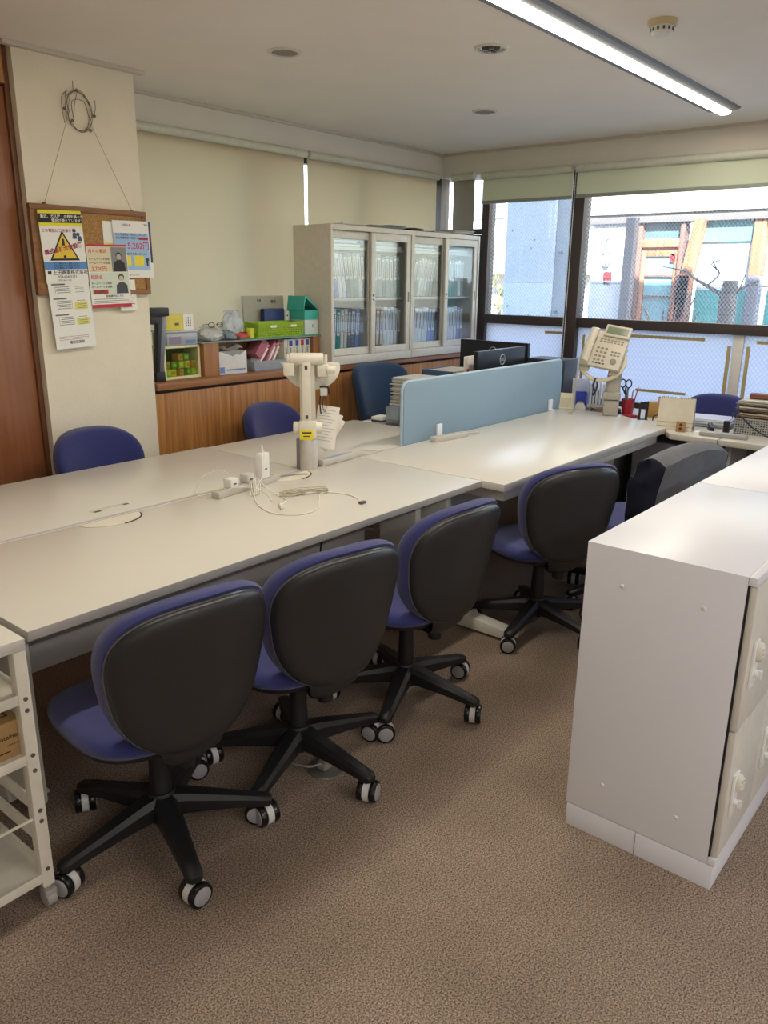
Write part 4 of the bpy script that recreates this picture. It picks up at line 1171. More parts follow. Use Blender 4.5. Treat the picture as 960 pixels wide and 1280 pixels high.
MB().tube(rel([(2.0, 2.39, zc + 0.035), (1.99, 2.43, zc + 0.06), (1.97, 2.47, 0.80), (1.90, 2.50, 0.78), (1.87, 2.50, zc + 0.01), (1.845, 2.45, zc), (1.86, 2.40, zc), (1.90, 2.37, zc + 0.02), (1.95, 2.36, zc + 0.03), (2.02, 2.33, zc + 0.02), (2.04, 2.28, zc), (1.98, 2.18, zc)], (1.9, 2.4, zc)), 0.0017, 6).build('cord', cable_w, t)
t = thing('charging_cable', 'white cable curving round the front of the bundle to a small plug', 'cable', (2.0, 2.1, zc))
MB().tube(rel([(2.14, 2.41, 0.885), (2.135, 2.39, 0.84), (2.10, 2.36, 0.78), (2.03, 2.33, 0.735), (1.97, 2.27, zc), (1.90, 2.16, zc), (1.875, 2.05, zc), (1.93, 1.975, zc), (2.02, 1.98, zc), (2.10, 2.05, zc), (2.17, 2.11, zc + 0.003), (2.22, 2.12, zc), (2.245, 2.05, zc), (2.235, 1.98, zc), (2.195, 1.925, zc)], (2.0, 2.1, zc)), 0.0021, 6).build('cord', cable_w, t)
MB().box(0.178, 0.208, -0.198, -0.182, -0.002, 0.007, 0.002, M=Matrix.Identity(4)).build('plug', mat('plug_dark', '#55524c', 0.4), t)
t = thing('charging_cable', 'white cable with a thick plug in the middle of the bundle', 'cable', (2.0, 2.2, zc))
MB().tube(rel([(2.06, 2.39, 0.755), (2.07, 2.36, 0.765), (2.05, 2.30, 0.75), (2.06, 2.24, zc), (2.03, 2.16, zc), (1.97, 2.12, zc), (1.94, 2.09, zc)], (2.0, 2.2, zc)), 0.0021, 6).build('cord', cable_w, t)
MB().cyl((-0.035, -0.08, 0.004), (-0.068, -0.125, 0.004), 0.0065, 0.006, 10, 0.001).build('plug', white_pl, t)
t = thing('coiled_cable', 'bundle of coiled pale cable tied beside the power strip', 'cable', (2.13, 2.17, 0.7225))
b = MB()
for k in range(4):
    o = k * 0.0075
    b.tube(smoothpts([(-0.09, -0.02 + o, 0.003 + o * 0.4), (-0.03, 0.012 - o, 0.006 + o), (0.02, -0.006 + o * 0.6, 0.004 + o), (0.09, 0.028 - o * 0.8, 0.003 + o), (0.10, 0.010 + o, 0.003), (0.03, 0.016, 0.008 + o * 0.5), (-0.04, -0.020 + o, 0.004), (-0.09, -0.02 + o, 0.003 + o * 0.4)], 6), 0.0019, 5, M=MX(rot=(0, 0, rad(-39))))
b.build('cord', mat('cable_grey', '#bdb49c', 0.5), t)
MB().tube([Vector((0.0, 0.013 * cos(a), 0.008 + 0.013 * sin(a))) for a in [k * pi / 8 for k in range(16)]], 0.0018, 5, closed=True).build('wire_tie', MATS['cable_grey'], t)
t = thing('coiled_cable', 'white cable folded up on the near side of the power strip', 'cable', (2.02, 2.345, 0.7225))
b = MB()
for k in range(4):
    o = k * 0.010
    b.tube(smoothpts([(-0.045 + o, -0.05, 0.003), (-0.02 + o, -0.015, 0.016 + o * 0.3), (0.02 + o, 0.03, 0.030 + o * 0.5), (0.035 + o, 0.022, 0.022), (0.0 + o, -0.02, 0.010), (-0.035 + o, -0.055, 0.003)], 5), 0.0018, 5)
b.build('cord', cable_w, t)
t = thing('extension_lead', 'grey cord running from the power strip to the cable cover', 'cable', (2.25, 2.42, 0.7225))
MB().tube(smoothpts([(-0.02, 0.0, 0.012), (0.03, 0.012, 0.006), (0.09, 0.0, 0.003), (0.13, -0.03, 0.002)], 6), 0.0034, 6).build('cord', mat('cord_grey', '#8b877b', 0.5), t)

# ================================================================== MONITOR ARM STAND (centre)
cr = mat('arm_cream', '#dcd6c4', 0.35)
silver = mat('arm_silver', '#c4c0b6', 0.35, metal=0.3)
t = thing('monitor_arm', 'cream articulated arm stand with a grey post in the middle of the desks', 'arm stand', (2.475, 2.478, 0.7135), rad(-48))
t.scale = (0.96, 0.96, 0.955)
MB().cyl((0, 0, 0), (0, 0, 0.150), 0.044, seg=28, bev=0.002).build('post', silver, t)
MB().box(-0.054, -0.040, -0.02, 0.02, 0.0, 0.150, 0.002).build('clamp_plate', mat('arm_dark', '#6c6a66', 0.4), t)
MB().box(-0.040, 0.040, -0.040, 0.040, 0.152, 0.235, 0.010).cyl((-0.066, 0, 0.20), (0.066, 0, 0.20), 0.029, seg=24, bev=0.003).build('lower_joint', cr, t)
yl = MB().box(-0.034, 0.026, -0.0425, -0.0405, 0.150, 0.196, 0.0008).build('warning_label', mat('label_yellow', '#e6d42c', 0.5), t)
MB().box(-0.025, 0.018, -0.0430, -0.0426, 0.180, 0.187).box(-0.020, 0.010, -0.0430, -0.0426, 0.165, 0.170).build('label_print', ink, yl)
MB().box(-0.034, 0.036, -0.012, 0.030, 0.225, 0.500, 0.006).build('arm_column', mat('arm_cream_dark', '#c9c3b3', 0.4), t)  # column a slightly darker cream than its cover
MB().box(-0.024, 0.018, -0.026, -0.010, 0.225, 0.505, 0.006).build('arm_cover', cr, t)
for z in (0.245, 0.470): MB().box(-0.009, 0.004, -0.0275, -0.0255, z, z + 0.018, 0.001).build('cover_clip', MATS['gap_dark'], t)
MB().cyl((-0.075, 0, 0.515), (0.075, 0, 0.515), 0.028, seg=28, bev=0.004).cyl((-0.088, 0, 0.515), (-0.075, 0, 0.515), 0.021, seg=20, bev=0.002).build('upper_joint', cr, t)
MB().box(-0.105, -0.055, -0.03, 0.03, 0.440, 0.500, 0.010).build('tilt_bracket', cr, t)
MB().box(0.045, 0.10, -0.02, 0.035, 0.435, 0.492, 0.012).cyl((0.085, 0, 0.49), (0.085, 0, 0.535), 0.008, seg=12).cyl((0.09, -0.02, 0.47), (0.13, -0.02, 0.47), 0.020, 0.016, 18, 0.003).build('tilt_bracket', cr, t)
# semi-circular tray behind
pts_ = [(-0.125, 0.02)] + [(0.02 + 0.130 * cos(a), 0.0 + 0.105 * sin(a)) for a in [pi + k * pi / 24 for k in range(25)]] + [(0.145, 0.02)]
MB().prism([(x, z + 0.475) for x, z in pts_], 0.045, 0.057, M=XZM, bev=0.003).build('round_tray', mat('tray_cream', '#e0dccd', 0.3), t)
bc_ = MB().box(0.058, 0.090, 0.02, 0.044, 0.345, 0.38, 0.003).build('clip', mat('clip_white', '#d0cdc6', 0.4), t)
MB().tube(smoothpts([(0.055, 0.03, 0.385), (0.092, 0.03, 0.385), (0.098, 0.03, 0.35)], 4), 0.004, 6).tube(smoothpts([(0.06, 0.03, 0.37), (0.056, 0.03, 0.31), (0.060, 0.03, 0.26)], 4), 0.0035, 6).tube(smoothpts([(0.074, 0.03, 0.345), (0.068, 0.03, 0.30), (0.078, 0.03, 0.27), (0.086, 0.03, 0.30), (0.078, 0.03, 0.345)], 4), 0.0018, 6).build('black_cord', black_pl, bc_)
t = thing('document_sheets', 'fan of printed paper sheets hanging behind the arm stand', 'papers', (2.545, 2.52, 0.800), rad(-48))
for k, (a, l_) in enumerate(((8, 0.195), (20, 0.175), (32, 0.165))):
    M_ = MX((0.02, 0.012 * k, 0.0), (0, rad(a), 0))
    s = MB().box(-0.02, 0.080 - 0.015 * k, 0, 0.001, 0, l_, M=M_).build('sheet', paper, t)
    b = MB()
    for q in range(11):
        b.box(-0.01, 0.064 - 0.015 * k - 0.01 * (q % 3), -0.0006, -0.0002, l_ - 0.02 - q * 0.014, l_ - 0.0175 - q * 0.014, M=M_)
    b.build('printed_lines', mat('print_grey', '#b5b2aa', 0.8), s)

# ================================================================== PHONE ON ARM (right)
t = thing('telephone_stand', 'grey-beige arm stand carrying the desk telephone by the window', 'arm stand', (4.80, 2.09, 0.7225), rad(-66))
pole = mat('pole_beige', '#a8a293', 0.4)
MB().box(-0.047, 0.047, -0.03, 0.03, 0, 0.10, 0.010).build('post', pole, t)
MB().box(-0.055, 0.055, -0.04, 0.04, 0.102, 0.150, 0.014).build('lower_joint', pole, t)
MB().loft([[(x * w + o, y * 0.028, z) for x, y in [(cos(a), sin(a)) for a in [k * pi / 10 for k in range(20)]]] for w, o, z in ((0.048, 0, 0.15), (0.044, 0.006, 0.24), (0.040, 0.012, 0.33), (0.038, 0.016, 0.385))]).build('upper_post', pole, t)
trm = mat('tray_beige', '#c9c1a8', 0.4)
b = MB()
PHM = Matrix.Translation((4.735, 2.165, 1.020)) @ (Matrix.Rotation(rad(-78), 4, 'Z') @ Matrix.Rotation(rad(62), 4, 'X') @ Matrix.Rotation(rad(-9), 4, 'Z')) @ Matrix.Scale(1.10, 4)
TM = (Matrix.Translation((4.80, 2.09, 0.7225)) @ Matrix.Rotation(rad(-66), 4, 'Z')).inverted() @ PHM @ Matrix.Translation((0.0, 0.055, -0.028))
outl = [(0.125 * cos(a), 0.115 * sin(a) + 0.0) for a in [k * pi / 24 for k in range(49)][:-1]]
b.tube([Vector((x, y, 0)) for x, y in outl], 0.013, 10, closed=True, M=TM, flat=0.6)
b.box(-0.118, 0.118, -0.045, 0.100, -0.006, 0.006, 0.003, M=TM).box(-0.118, -0.06, -0.075, -0.04, -0.006, 0.006, 0.003, M=TM).box(0.06, 0.118, -0.075, -0.04, -0.006, 0.006, 0.003, M=TM)
b.build('tray_ring', trm, t)
MB().box(-0.035, 0.035, 0.0, 0.07, -0.05, -0.007, 0.006, M=TM).build('tray_bracket', trm, t)
SP = TM @ Vector((0.0, -0.118, 0.0))
MB().tube(smoothpts([SP + Vector(q) for q in ((0, 0, 0.012), (-0.012, -0.014, -0.03), (0, -0.014, -0.07), (-0.008, -0.014, -0.095))], 4), 0.007, 6).tube(smoothpts([SP + Vector(q) for q in ((0, 0, 0.012), (0.012, -0.012, -0.03), (0.006, -0.012, -0.07))], 4), 0.005, 6).build('dangling_strap', black_pl, t)
tel = mat('phone_beige', '#c9c1ad', 0.4)
tel_d = mat('phone_button', '#8f8a7c', 0.5)
t = thing('desk_telephone', 'beige multi-button desk telephone on the raised arm tray', 'telephone', (4.735, 2.165, 1.018), rot=None)
t.location, _q, t.scale = PHM.decompose()
t.rotation_euler = _q.to_euler()
TEL = t
# local: X right, Y up along the face, Z out of the face
MB().box(-0.115, 0.115, 0.0, 0.215, -0.012, 0.022, 0.006).build('phone_body', tel, t)
dsp = MB().box(-0.03, 0.115, 0.185, 0.255, 0.012, 0.036, 0.005, M=MX((0, 0, 0), (0, 0, 0))).build('display_housing', tel, t)
MB().box(-0.018, 0.103, 0.200, 0.242, 0.036, 0.0372, 0.0005).build('display', mat('lcd', '#7f8871', 0.3), dsp)
b = MB().loft([[( -0.084 + 0.024 * cos(a), yy, zz + hh * sin(a)) for a in [k * pi / 8 for k in range(16)]] for yy, zz, hh in ((0.005, 0.030, 0.010), (0.012, 0.034, 0.022), (0.045, 0.036, 0.024), (0.065, 0.048, 0.013), (0.11, 0.054, 0.011), (0.16, 0.048, 0.013), (0.178, 0.036, 0.024), (0.213, 0.034, 0.022), (0.220, 0.030, 0.010))])
b.build('handset', mat('handset_beige', '#cfc8b5', 0.35), t)
for r in range(2):
    for q in range(7):
        MB().box(-0.040 + q * 0.020, -0.026 + q * 0.020, 0.163 - r * 0.013, 0.170 - r * 0.013, 0.022, 0.0245, 0.001).build('line_key', tel_d, t)
for r in range(4):
    for q in range(3):
        MB().box(-0.043 + q * 0.024, -0.028 + q * 0.024, 0.108 - r * 0.024, 0.118 - r * 0.024, 0.022, 0.026, 0.0015).build('number_key', tel_d, t)
for r in range(2):
    for q in range(3):
        MB().box(0.042 + q * 0.020, 0.056 + q * 0.020, 0.096 - r * 0.018, 0.105 - r * 0.018, 0.022, 0.025, 0.001).build('function_key', tel_d, t)
MB().cyl((0.072, 0.045, 0.022), (0.072, 0.045, 0.026), 0.018, seg=24, bev=0.001).build('navigation_dial', tel_d, t)
b = MB()
for q in range(4): b.box(-0.043 + q * 0.019, -0.029 + q * 0.019, 0.017, 0.024, 0.022, 0.0245, 0.001)
b.build('soft_keys', black_pl, t)
pts = []
N = 46
PINV = PHM.inverted()
for i in range(N * 8):
    q = i / (N * 8)
    base = Vector((4.70 + 0.03 * q, 2.30 + 0.012 * sin(q * 3) - 0.01 * q, 0.736 + 0.315 * q))
    a = i * 2 * pi / 8
    pts.append(PINV @ (base + Vector((0.007 * cos(a), 0.007 * sin(a), 0))))
cd = MB().tube(pts, 0.0016, 5).build('coiled_cord', tel, TEL)
MB().tube([PINV @ Vector(q) for q in smoothpts([(4.70, 2.31, 0.737), (4.67, 2.325, 0.7265), (4.65, 2.30, 0.7265), (4.66, 2.28, 0.7265), (4.69, 2.29, 0.730)], 5)], 0.0024, 6).build('cord_end', tel, cd)

# ================================================================== CLUTTER BY THE WINDOW
ZW = 0.705
t = thing('small_calendar', 'small standing paper calendar at the end of the partition', 'calendar', (4.885, 2.455, 0.7225), rad(-75))
c_ = MB().prism([(-0.035, 0), (0.035, 0), (0.004, 0.10), (-0.004, 0.10)], -0.062, 0.062, M=Matrix(((0, 0, 1, 0), (1, 0, 0, 0), (0, 1, 0, 0), (0, 0, 0, 1)))).build('calendar_card', mat('calendar_cream', '#ddd3b5', 0.7), t)
b = MB()
Mc = MX((0, -0.0355, 0), (rad(-17.5), 0, 0))
b.text('12', 0.024, MX((-0.050, -0.0120, 0.076), (rad(72), 0, 0)))
for i in range(7):
    for j in range(5):
        b.box(-0.050 + i * 0.015, -0.044 + i * 0.015, -0.0005, 0.0, 0.012 + j * 0.013, 0.017 + j * 0.013, M=Mc)
b.build('calendar_print', mat('print_brown', '#3d2c1c', 0.8), c_)
t = thing('brochure_rack', 'white brochures standing in a rack left of the phone arm', 'brochures', (5.02, 2.31, ZW), rad(-66))
for k in range(5): MB().box(-0.03 + k * 0.020, -0.028 + k * 0.02 + 0.012, -0.05, 0.05, 0.004, 0.185 + 0.01 * (k % 2), 0.001).build('brochure', mat('brochure_white', '#d9dbe0', 0.6), t)
MB().box(-0.04, 0.08, -0.055, 0.055, 0, 0.004).box(-0.04, 0.08, -0.055, -0.052, 0, 0.05).build('rack_base', chrome, t)
t = thing('clear_stand', 'pale translucent leaflet stand behind the blue cup', 'leaflet stand', (5.06, 2.43, ZW), rad(-66))
MB().box(-0.06, 0.06, -0.004, 0.004, 0.0, 0.20, 0.002).build('leaflet', mat('leaflet_blue', '#b9c4dc', 0.5), t)
MB().box(-0.06, 0.06, -0.03, 0.03, 0, 0.005).build('stand_foot', white_pl, t)
t = thing('blue_cup', 'bright blue square cup left of the phone arm', 'cup', (4.98, 2.385, ZW), rad(-60))
MB().loft([[(w * x, w * y, z) for x, y in ((-1, -1), (1, -1), (1, 1), (-1, 1))] for w, z in ((0.028, 0), (0.036, 0.12), (0.033, 0.12), (0.026, 0.004))]).build('cup_body', mat('cup_blue', '#2a3fb8', 0.35), t)
t = thing('tape_dispenser', 'small white tape dispenser in front of the blue cup', 'tape dispenser', (4.925, 2.360, ZW), rad(-66))
MB().prism([(-0.035, 0), (0.035, 0), (0.035, 0.03), (0.02, 0.055), (-0.02, 0.055), (-0.035, 0.03)], -0.018, 0.018, M=XZM, bev=0.004).build('dispenser_body', white_pl, t)
MB().cyl((0, -0.012, 0.045), (0, 0.012, 0.045), 0.022, seg=20).build('tape_roll', mat('tape_roll', '#c9a64a', 0.4), t)
sheets('dark magazines and papers lying left of the phone arm post', 4.985, 2.200, ZW, 0.18, 0.09, 8, rad(-60), '#57565a')
sheets('pale leaflets on top of the dark magazines by the phone arm', 5.00, 2.225, ZW + 0.0281, 0.16, 0.09, 4, rad(-40), '#bdb7a8')
t = thing('wooden_block', 'flat brown wooden box at the foot of the phone arm', 'box', (4.925, 2.215, ZW), rad(-70))
MB().box(-0.05, 0.05, -0.02, 0.02, 0, 0.022, 0.003).build('block_body', wood_mat('block_wood', '#8a5d48', '#a5745a', 'x'), t)
# red pen cup with scissors and pens
t = thing('pen_cup', 'red pen cup right of the phone arm', 'pen cup', (4.96, 2.045, ZW))
red_pl = mat('cup_red', '#9c1f2c', 0.4)
MB().lathe([(0.034, 0), (0.043, 0.110), (0.040, 0.110), (0.031, 0.004), (0.001, 0.004), (0.001, 0.0)], 6).build('cup_body', red_pl, t)
t = thing('scissors', 'black-handled scissors standing in the red pen cup', 'scissors', (4.955, 2.062, ZW + 0.012))
for s_ in (-1, 1):
    c0 = Vector((0.0, 0.020 * s_ + 0.008, 0.195))
    MB().tube([c0 + Vector((0, 0.019 * cos(a), 0.026 * sin(a))) for a in [k * pi / 10 for k in range(20)]], 0.0042, 8, closed=True).tube([c0 + Vector((0, 0, -0.026)), (0, 0.002, 0.12)], 0.005, 8).build('handle', black_pl, t)
MB().box(-0.001, 0.001, -0.006, 0.008, 0.0, 0.125, 0.0005).build('blade', chrome, t)
for i, (dx, dy, ln, lx, ly, cc, nm) in enumerate(((0.012, -0.016, 0.175, 0.02, -0.20, '#a83a3a', 'red'), (-0.012, -0.005, 0.165, -0.1, 0.05, '#5b5f66', 'dark grey'), (0.005, 0.010, 0.170, 0.05, 0.14, '#34363c', 'black'), (0.016, 0.012, 0.155, 0.12, 0.05, '#b9b7b0', 'white'), (0.0, -0.012, 0.15, 0.03, -0.08, '#8f6a3a', 'brown'))):
    p = thing('pen', '%s pen standing in the red pen cup' % nm, 'pen', (4.96 + dx, 2.045 + dy, ZW + 0.008), group='pens in the red cup', rot=(-ly, lx, 0))
    MB().cyl((0, 0, 0), (0, 0, ln), 0.004, seg=10, bev=0.001).build('barrel', mat('pen_' + nm, cc, 0.4), p)
    MB().cyl((0, 0, ln), (0, 0, ln + 0.012), 0.003, seg=8).build('pen_button', chrome, p)
t = thing('red_tray', 'small red tray of odds and ends in front of the pen cup', 'tray', (4.895, 1.995, ZW), rad(-66))
MB().loft([[(0.05 * s_ * cos(a), 0.032 * s_ * sin(a), z) for a in [k * pi / 12 for k in range(24)]] for s_, z in ((0.85, 0), (1, 0.018), (0.92, 0.018), (0.8, 0.004))]).build('tray_body', red_pl, t)
t = thing('keyring_tag', 'small brown and green tag hanging beside the pen cup', 'tag', (4.895, 2.095, ZW), rad(-66))
MB().box(-0.014, 0.014, -0.004, 0.004, 0.0, 0.105, 0.004).build('tag_body', mat('tag_olive', '#8d8452', 0.6, var=0.3, vscale=40), t)
t = thing('bookend', 'black metal bookend standing beside the desk corner', 'bookend', (4.875, 1.905, ZW), rad(-64))
MB().prism([(-0.030, 0), (-0.016, 0), (-0.014, 0.075), (0.0, 0.085), (0.012, 0.075), (0.012, 0), (0.026, 0), (0.030, 0.11), (0.026, 0.12), (-0.02, 0.112), (-0.028, 0.10)], -0.0015, 0.0015, M=XZM).build('upright', black_pl, t)
MB().box(-0.032, 0.032, -0.0015, 0.06, 0, 0.0018).build('foot', black_pl, t)
t = thing('cardboard_tray', 'tan cardboard box behind the black bookend', 'box', (5.06, 1.87, ZW), rad(-70))
MB().box(-0.075, 0.075, -0.04, 0.04, 0, 0.095, 0.002).build('carton', mat('box_tan', '#b08a4c', 0.8), t)
t = thing('stamp', 'small pink-topped bottle standing on the tan box', 'bottle', (5.06, 1.875, ZW + 0.0955))
MB().cyl((0, 0, 0), (0, 0, 0.025), 0.014, seg=14, bev=0.002).build('bottle_body', mat('bottle_pale', '#d9a39f', 0.4), t)
MB().cyl((0, 0, 0.0252), (0, 0, 0.036), 0.011, seg=14, bev=0.002).build('cap', mat('cap_mauve', '#8d5f86', 0.4), t)
t = thing('desk_calendar', 'large cream ring-bound desk calendar standing on the window desk', 'calendar', (4.70, 1.635, ZW), rad(-78))
Lc = Matrix(((0, 0, 1, 0), (1, 0, 0, 0), (0, 1, 0, 0), (0, 0, 0, 1)))
for s_ in (-1, 1):
    MB().prism([(s_ * 0.055, 0.004), (s_ * 0.058, 0.004), (s_ * 0.004, 0.185), (s_ * 0.001, 0.185)], -0.100, 0.100, M=Lc).build('card_page', mat('calendar_card', '#cfc8b2', 0.7), t)
MB().box(-0.10, 0.10, -0.058, 0.058, 0.0, 0.004).build('card_base', mat('calendar_card', '#cfc8b2', 0.7), t)
for k in range(18):
    if 8 <= k <= 9: continue
    xx = -0.088 + k * 0.0103
    MB().tube([Vector((xx, 0.006 * cos(a), 0.183 + 0.007 * sin(a))) for a in [q * pi / 5 for q in range(10)]], 0.0013, 5, closed=True).build('binding_ring', mat('ring_dark', '#6a6558', 0.4), t)
MB().box(-0.10, 0.10, -0.0625, -0.0615, 0.046, 0.048, M=MX((0, 0.014, 0))).box(-0.10, 0.10, -0.0605, -0.0595, 0.022, 0.024, M=MX((0, 0.007, 0))).build('paper_edge', mat('edge_brown', '#8d8468', 0.7), t)
t = thing('wood_photo_block', 'small brown picture block leaning against the large calendar', 'picture block', (4.622, 1.575, 0.7055), rad(-78))
MB().box(-0.026, 0.026, -0.008, 0.008, 0, 0.060, 0.002).build('frame', mat('block_tan', '#a98356', 0.6), t)
MB().cyl((0, -0.0085, 0.018), (0, -0.008, 0.018), 0.010, seg=14).cyl((0, -0.0085, 0.042), (0, -0.008, 0.042), 0.009, seg=14).build('dark_figure', mat('figure_dark', '#5a3520', 0.7), t)
t = thing('black_cable', 'black cable arching behind the large desk calendar', 'cable', (4.9, 1.75, ZW))
MB().tube(smoothpts([(0.0, 0.10, 0.0), (0.0, 0.09, 0.03), (0.0, 0.03, 0.048), (0.03, -0.05, 0.045), (0.05, -0.10, 0.01)], 6), 0.004, 6).build('cord', black_pl, t)
sheets('white documents behind the large desk calendar', 4.98, 1.52, ZW, 0.24, 0.20, 14, rad(-85), '#cfd3dc')
t = thing('stapler', 'black stapler beside the documents on the window desk', 'stapler', (4.80, 1.46, ZW), rad(25))
MB().box(-0.06, 0.06, -0.013, 0.013, 0, 0.010, 0.003).build('stapler_base', black_pl, t)
MB().box(-0.055, 0.06, -0.012, 0.012, 0.014, 0.032, 0.005, M=MX((0, 0, 0), (0, rad(-5), 0))).build('stapler_arm', black_pl, t)
# slab-like grey keyboard tray
t = thing('grey_slab', 'grey plastic keyboard rest on the front edge of the window desk', 'keyboard rest', (4.63, 1.335, 0.7055), rad(-84))
MB().box(-0.125, 0.125, -0.032, 0.032, 0, 0.022, 0.005).build('rest_body', grey_pl, t)
t = thing('white_card', 'small white card beside the keyboard rest', 'card', (4.70, 1.49, ZW), rad(-80))
MB().box(-0.03, 0.03, -0.02, 0.02, 0, 0.003).build('card_body', paper, t)
# perforated basket + stack of papers
t = thing('perforated_basket', 'grey perforated metal basket beneath the stack of papers', 'basket', (4.94, 1.17, ZW), rad(-86))
perf = bpy.data.materials.new('perforated_metal'); perf.use_nodes = True
_n, _l = perf.node_tree.nodes, perf.node_tree.links
_b = _n['Principled BSDF']; _b.inputs['Roughness'].default_value = 0.45; _b.inputs['Metallic'].default_value = 0.2
_tc = _n.new('ShaderNodeTexCoord'); _vo = _n.new('ShaderNodeTexVoronoi'); _vo.inputs['Scale'].default_value = 75; _vo.inputs['Randomness'].default_value = 0.15
_rp = _n.new('ShaderNodeValToRGB'); _rp.color_ramp.elements[0].position = 0.34; _rp.color_ramp.elements[0].color = (0.02, 0.02, 0.022, 1)
_rp.color_ramp.elements[1].position = 0.40; _rp.color_ramp.elements[1].color = lin('#a7a7a4')
_l.new(_tc.outputs['Object'], _vo.inputs['Vector']); _l.new(_vo.outputs['Distance'], _rp.inputs[0]); _l.new(_rp.outputs[0], _b.inputs['Base Color'])
MB().box(-0.17, 0.17, -0.135, -0.132, 0.004, 0.085).box(-0.17, 0.17, 0.132, 0.135, 0.004, 0.085).box(-0.17, -0.167, -0.132, 0.132, 0.004, 0.085).box(0.167, 0.17, -0.132, 0.132, 0.004, 0.085).box(-0.17, 0.17, -0.135, 0.135, 0.0, 0.004).build('basket_wall', perf, t)
MB().tube([(-0.17, -0.134, 0.087), (0.17, -0.134, 0.087), (0.17, 0.134, 0.087), (-0.17, 0.134, 0.087)], 0.004, 6, closed=True).build('rim', grey_pl, t)
zz = ZW + 0.0060
items = [('#4b4c50', 0.016, 'dark folder'), ('#5f6066', 0.014, 'grey folder'), ('#8f9098', 0.016, 'pale grey folder'), ('#55575c', 0.014, 'charcoal folder'), ('#8d99a0', 0.013, 'blue-grey folder'), ('#4a4c52', 0.017, 'black folder'),
         ('#c59a57', 0.014, 'tan envelope'), ('#d0a566', 0.014, 'light tan envelope'), ('#c48d62', 0.012, 'orange envelope'), ('#8d7f75', 0.012, 'brown newspaper'), ('#a79a92', 0.012, 'beige newspaper'), ('#8d8788', 0.012, 'grey newspaper'), ('#c9c7c4', 0.012, 'white paper pad'), ('#d9d8d3', 0.010, 'white document')]
rr4 = random.Random(11)
for i, (c, h, nm) in enumerate(items):
    ins = i < 5
    w = 0.150 if ins else 0.172
    t = thing('document_folder', '%s in the tall stack of papers on the window desk' % nm, 'folder', (4.94 + (0 if ins else rr4.uniform(-0.012, 0.012)), 1.17 + (0 if ins else rr4.uniform(-0.012, 0.012)), zz), rad(-86) + (0 if ins else rr4.uniform(-0.08, 0.08)), group='folders and papers stacked on the window desk')
    MB().grid(lambda u, v: (-w + 2 * w * u, -0.122 + 0.244 * v, 0.002 * sin(u * 5 + i) * (u * (1 - u) * 2)), 10, 4, thick=-h * 0.8).build('cover', mat('fold_' + c, c, 0.7, var=0.08), t)
    MB().box(-w + 0.020, w - 0.016, -0.108, 0.108, 0.001, h * 0.7).build('pages', mat('sheet_#cfc8b2', '#cfc8b2', 0.8), t)
    zz += h
t = thing('wooden_block', 'brown wooden block lying on top of the paper stack', 'block', (4.93, 1.245, zz + 0.002), rad(-80))
MB().box(-0.055, 0.055, -0.03, 0.03, 0, 0.027, 0.004).build('block_body', wood_mat('block_brown', '#6d4032', '#8a5745', 'x'), t)
MB().box(-0.035, 0.035, -0.006, 0.006, 0.0271, 0.0285, 0.0005).build('inlay', mat('inlay_dark', '#4a2a20', 0.6), t)
t = thing('black_cable', 'black cable hanging over the perforated basket', 'cable', (4.75, 1.30, ZW))
MB().tube(smoothpts([(0.06, 0.05, 0.09), (0.02, 0.035, 0.12), (-0.005, -0.01, 0.11), (-0.01, -0.09, 0.05), (-0.02, -0.18, 0.012), (-0.02, -0.26, 0.008)], 6), 0.004, 6).build('cord', black_pl, t)
MB().box(-0.012, 0.02, 0.045, 0.075, 0.0, 0.075, 0.005).build('adapter_block', black_pl, t)

# ================================================================== CORK BOARD
t = thing('cork_board', 'wood-framed cork board hung on the plaster column by a string', 'notice board', (2.228, 3.700, 1.452))
cork = mat('cork', '#a9814f', 0.95, bump=0.6, bscale=260, var=0.30, vscale=160)
fw = wood_mat('frame_brown', '#7a4f2c', '#94653c', 'x', 0.5)
MB().box(-0.29, 0.29, -0.022, -0.014, 0.02, 0.385).build('cork_panel', cork, t)
MB().box(-0.306, 0.306, -0.030, -0.002, 0.378, 0.404, 0.003).box(-0.306, 0.306, -0.030, -0.002, 0.0, 0.026, 0.003).box(-0.306, -0.282, -0.030, -0.002, 0.0265, 0.3775, 0.002).box(0.282, 0.306, -0.030, -0.002, 0.0265, 0.3775, 0.002).box(-0.284, 0.284, -0.013, -0.003, 0.02, 0.385).build('frame', fw, t)
st = MB()
st.tube([(-0.225, -0.020, 0.41), (-0.07, -0.014, 0.785)], 0.0011, 5).tube([(0.235, -0.020, 0.40), (0.045, -0.014, 0.78)], 0.0011, 5)
st.build('string', mat('string', '#958b78', 0.9), t)
for x, z in ((-0.225, 0.405), (0.235, 0.400)):
    MB().cyl((x, -0.024, z), (x, -0.010, z + 0.004), 0.006, seg=10).build('string_hook', mat('hook', '#6a6357', 0.5, metal=0.5), t)
t = thing('wire_wreath', 'oval wreath of twisted wire and twigs hung above the cork board', 'wreath', (2.222, 3.690, 2.275))
for k in range(4):
    rr5 = random.Random(k)
    MB().tube([Vector((0.062 * cos(a) * (1 + 0.05 * sin(3 * a + k)) + 0.004 * k - 0.006, -0.004 * sin(5 * a + k * 2) - 0.002, 0.085 * sin(a) * (1 + 0.04 * cos(2 * a + k)))) for a in [q * 2 * pi / 48 for q in range(48)]], 0.0012, 5, closed=True).build('wire_loop', mat('wire_brown', '#7d705e', 0.7), t)
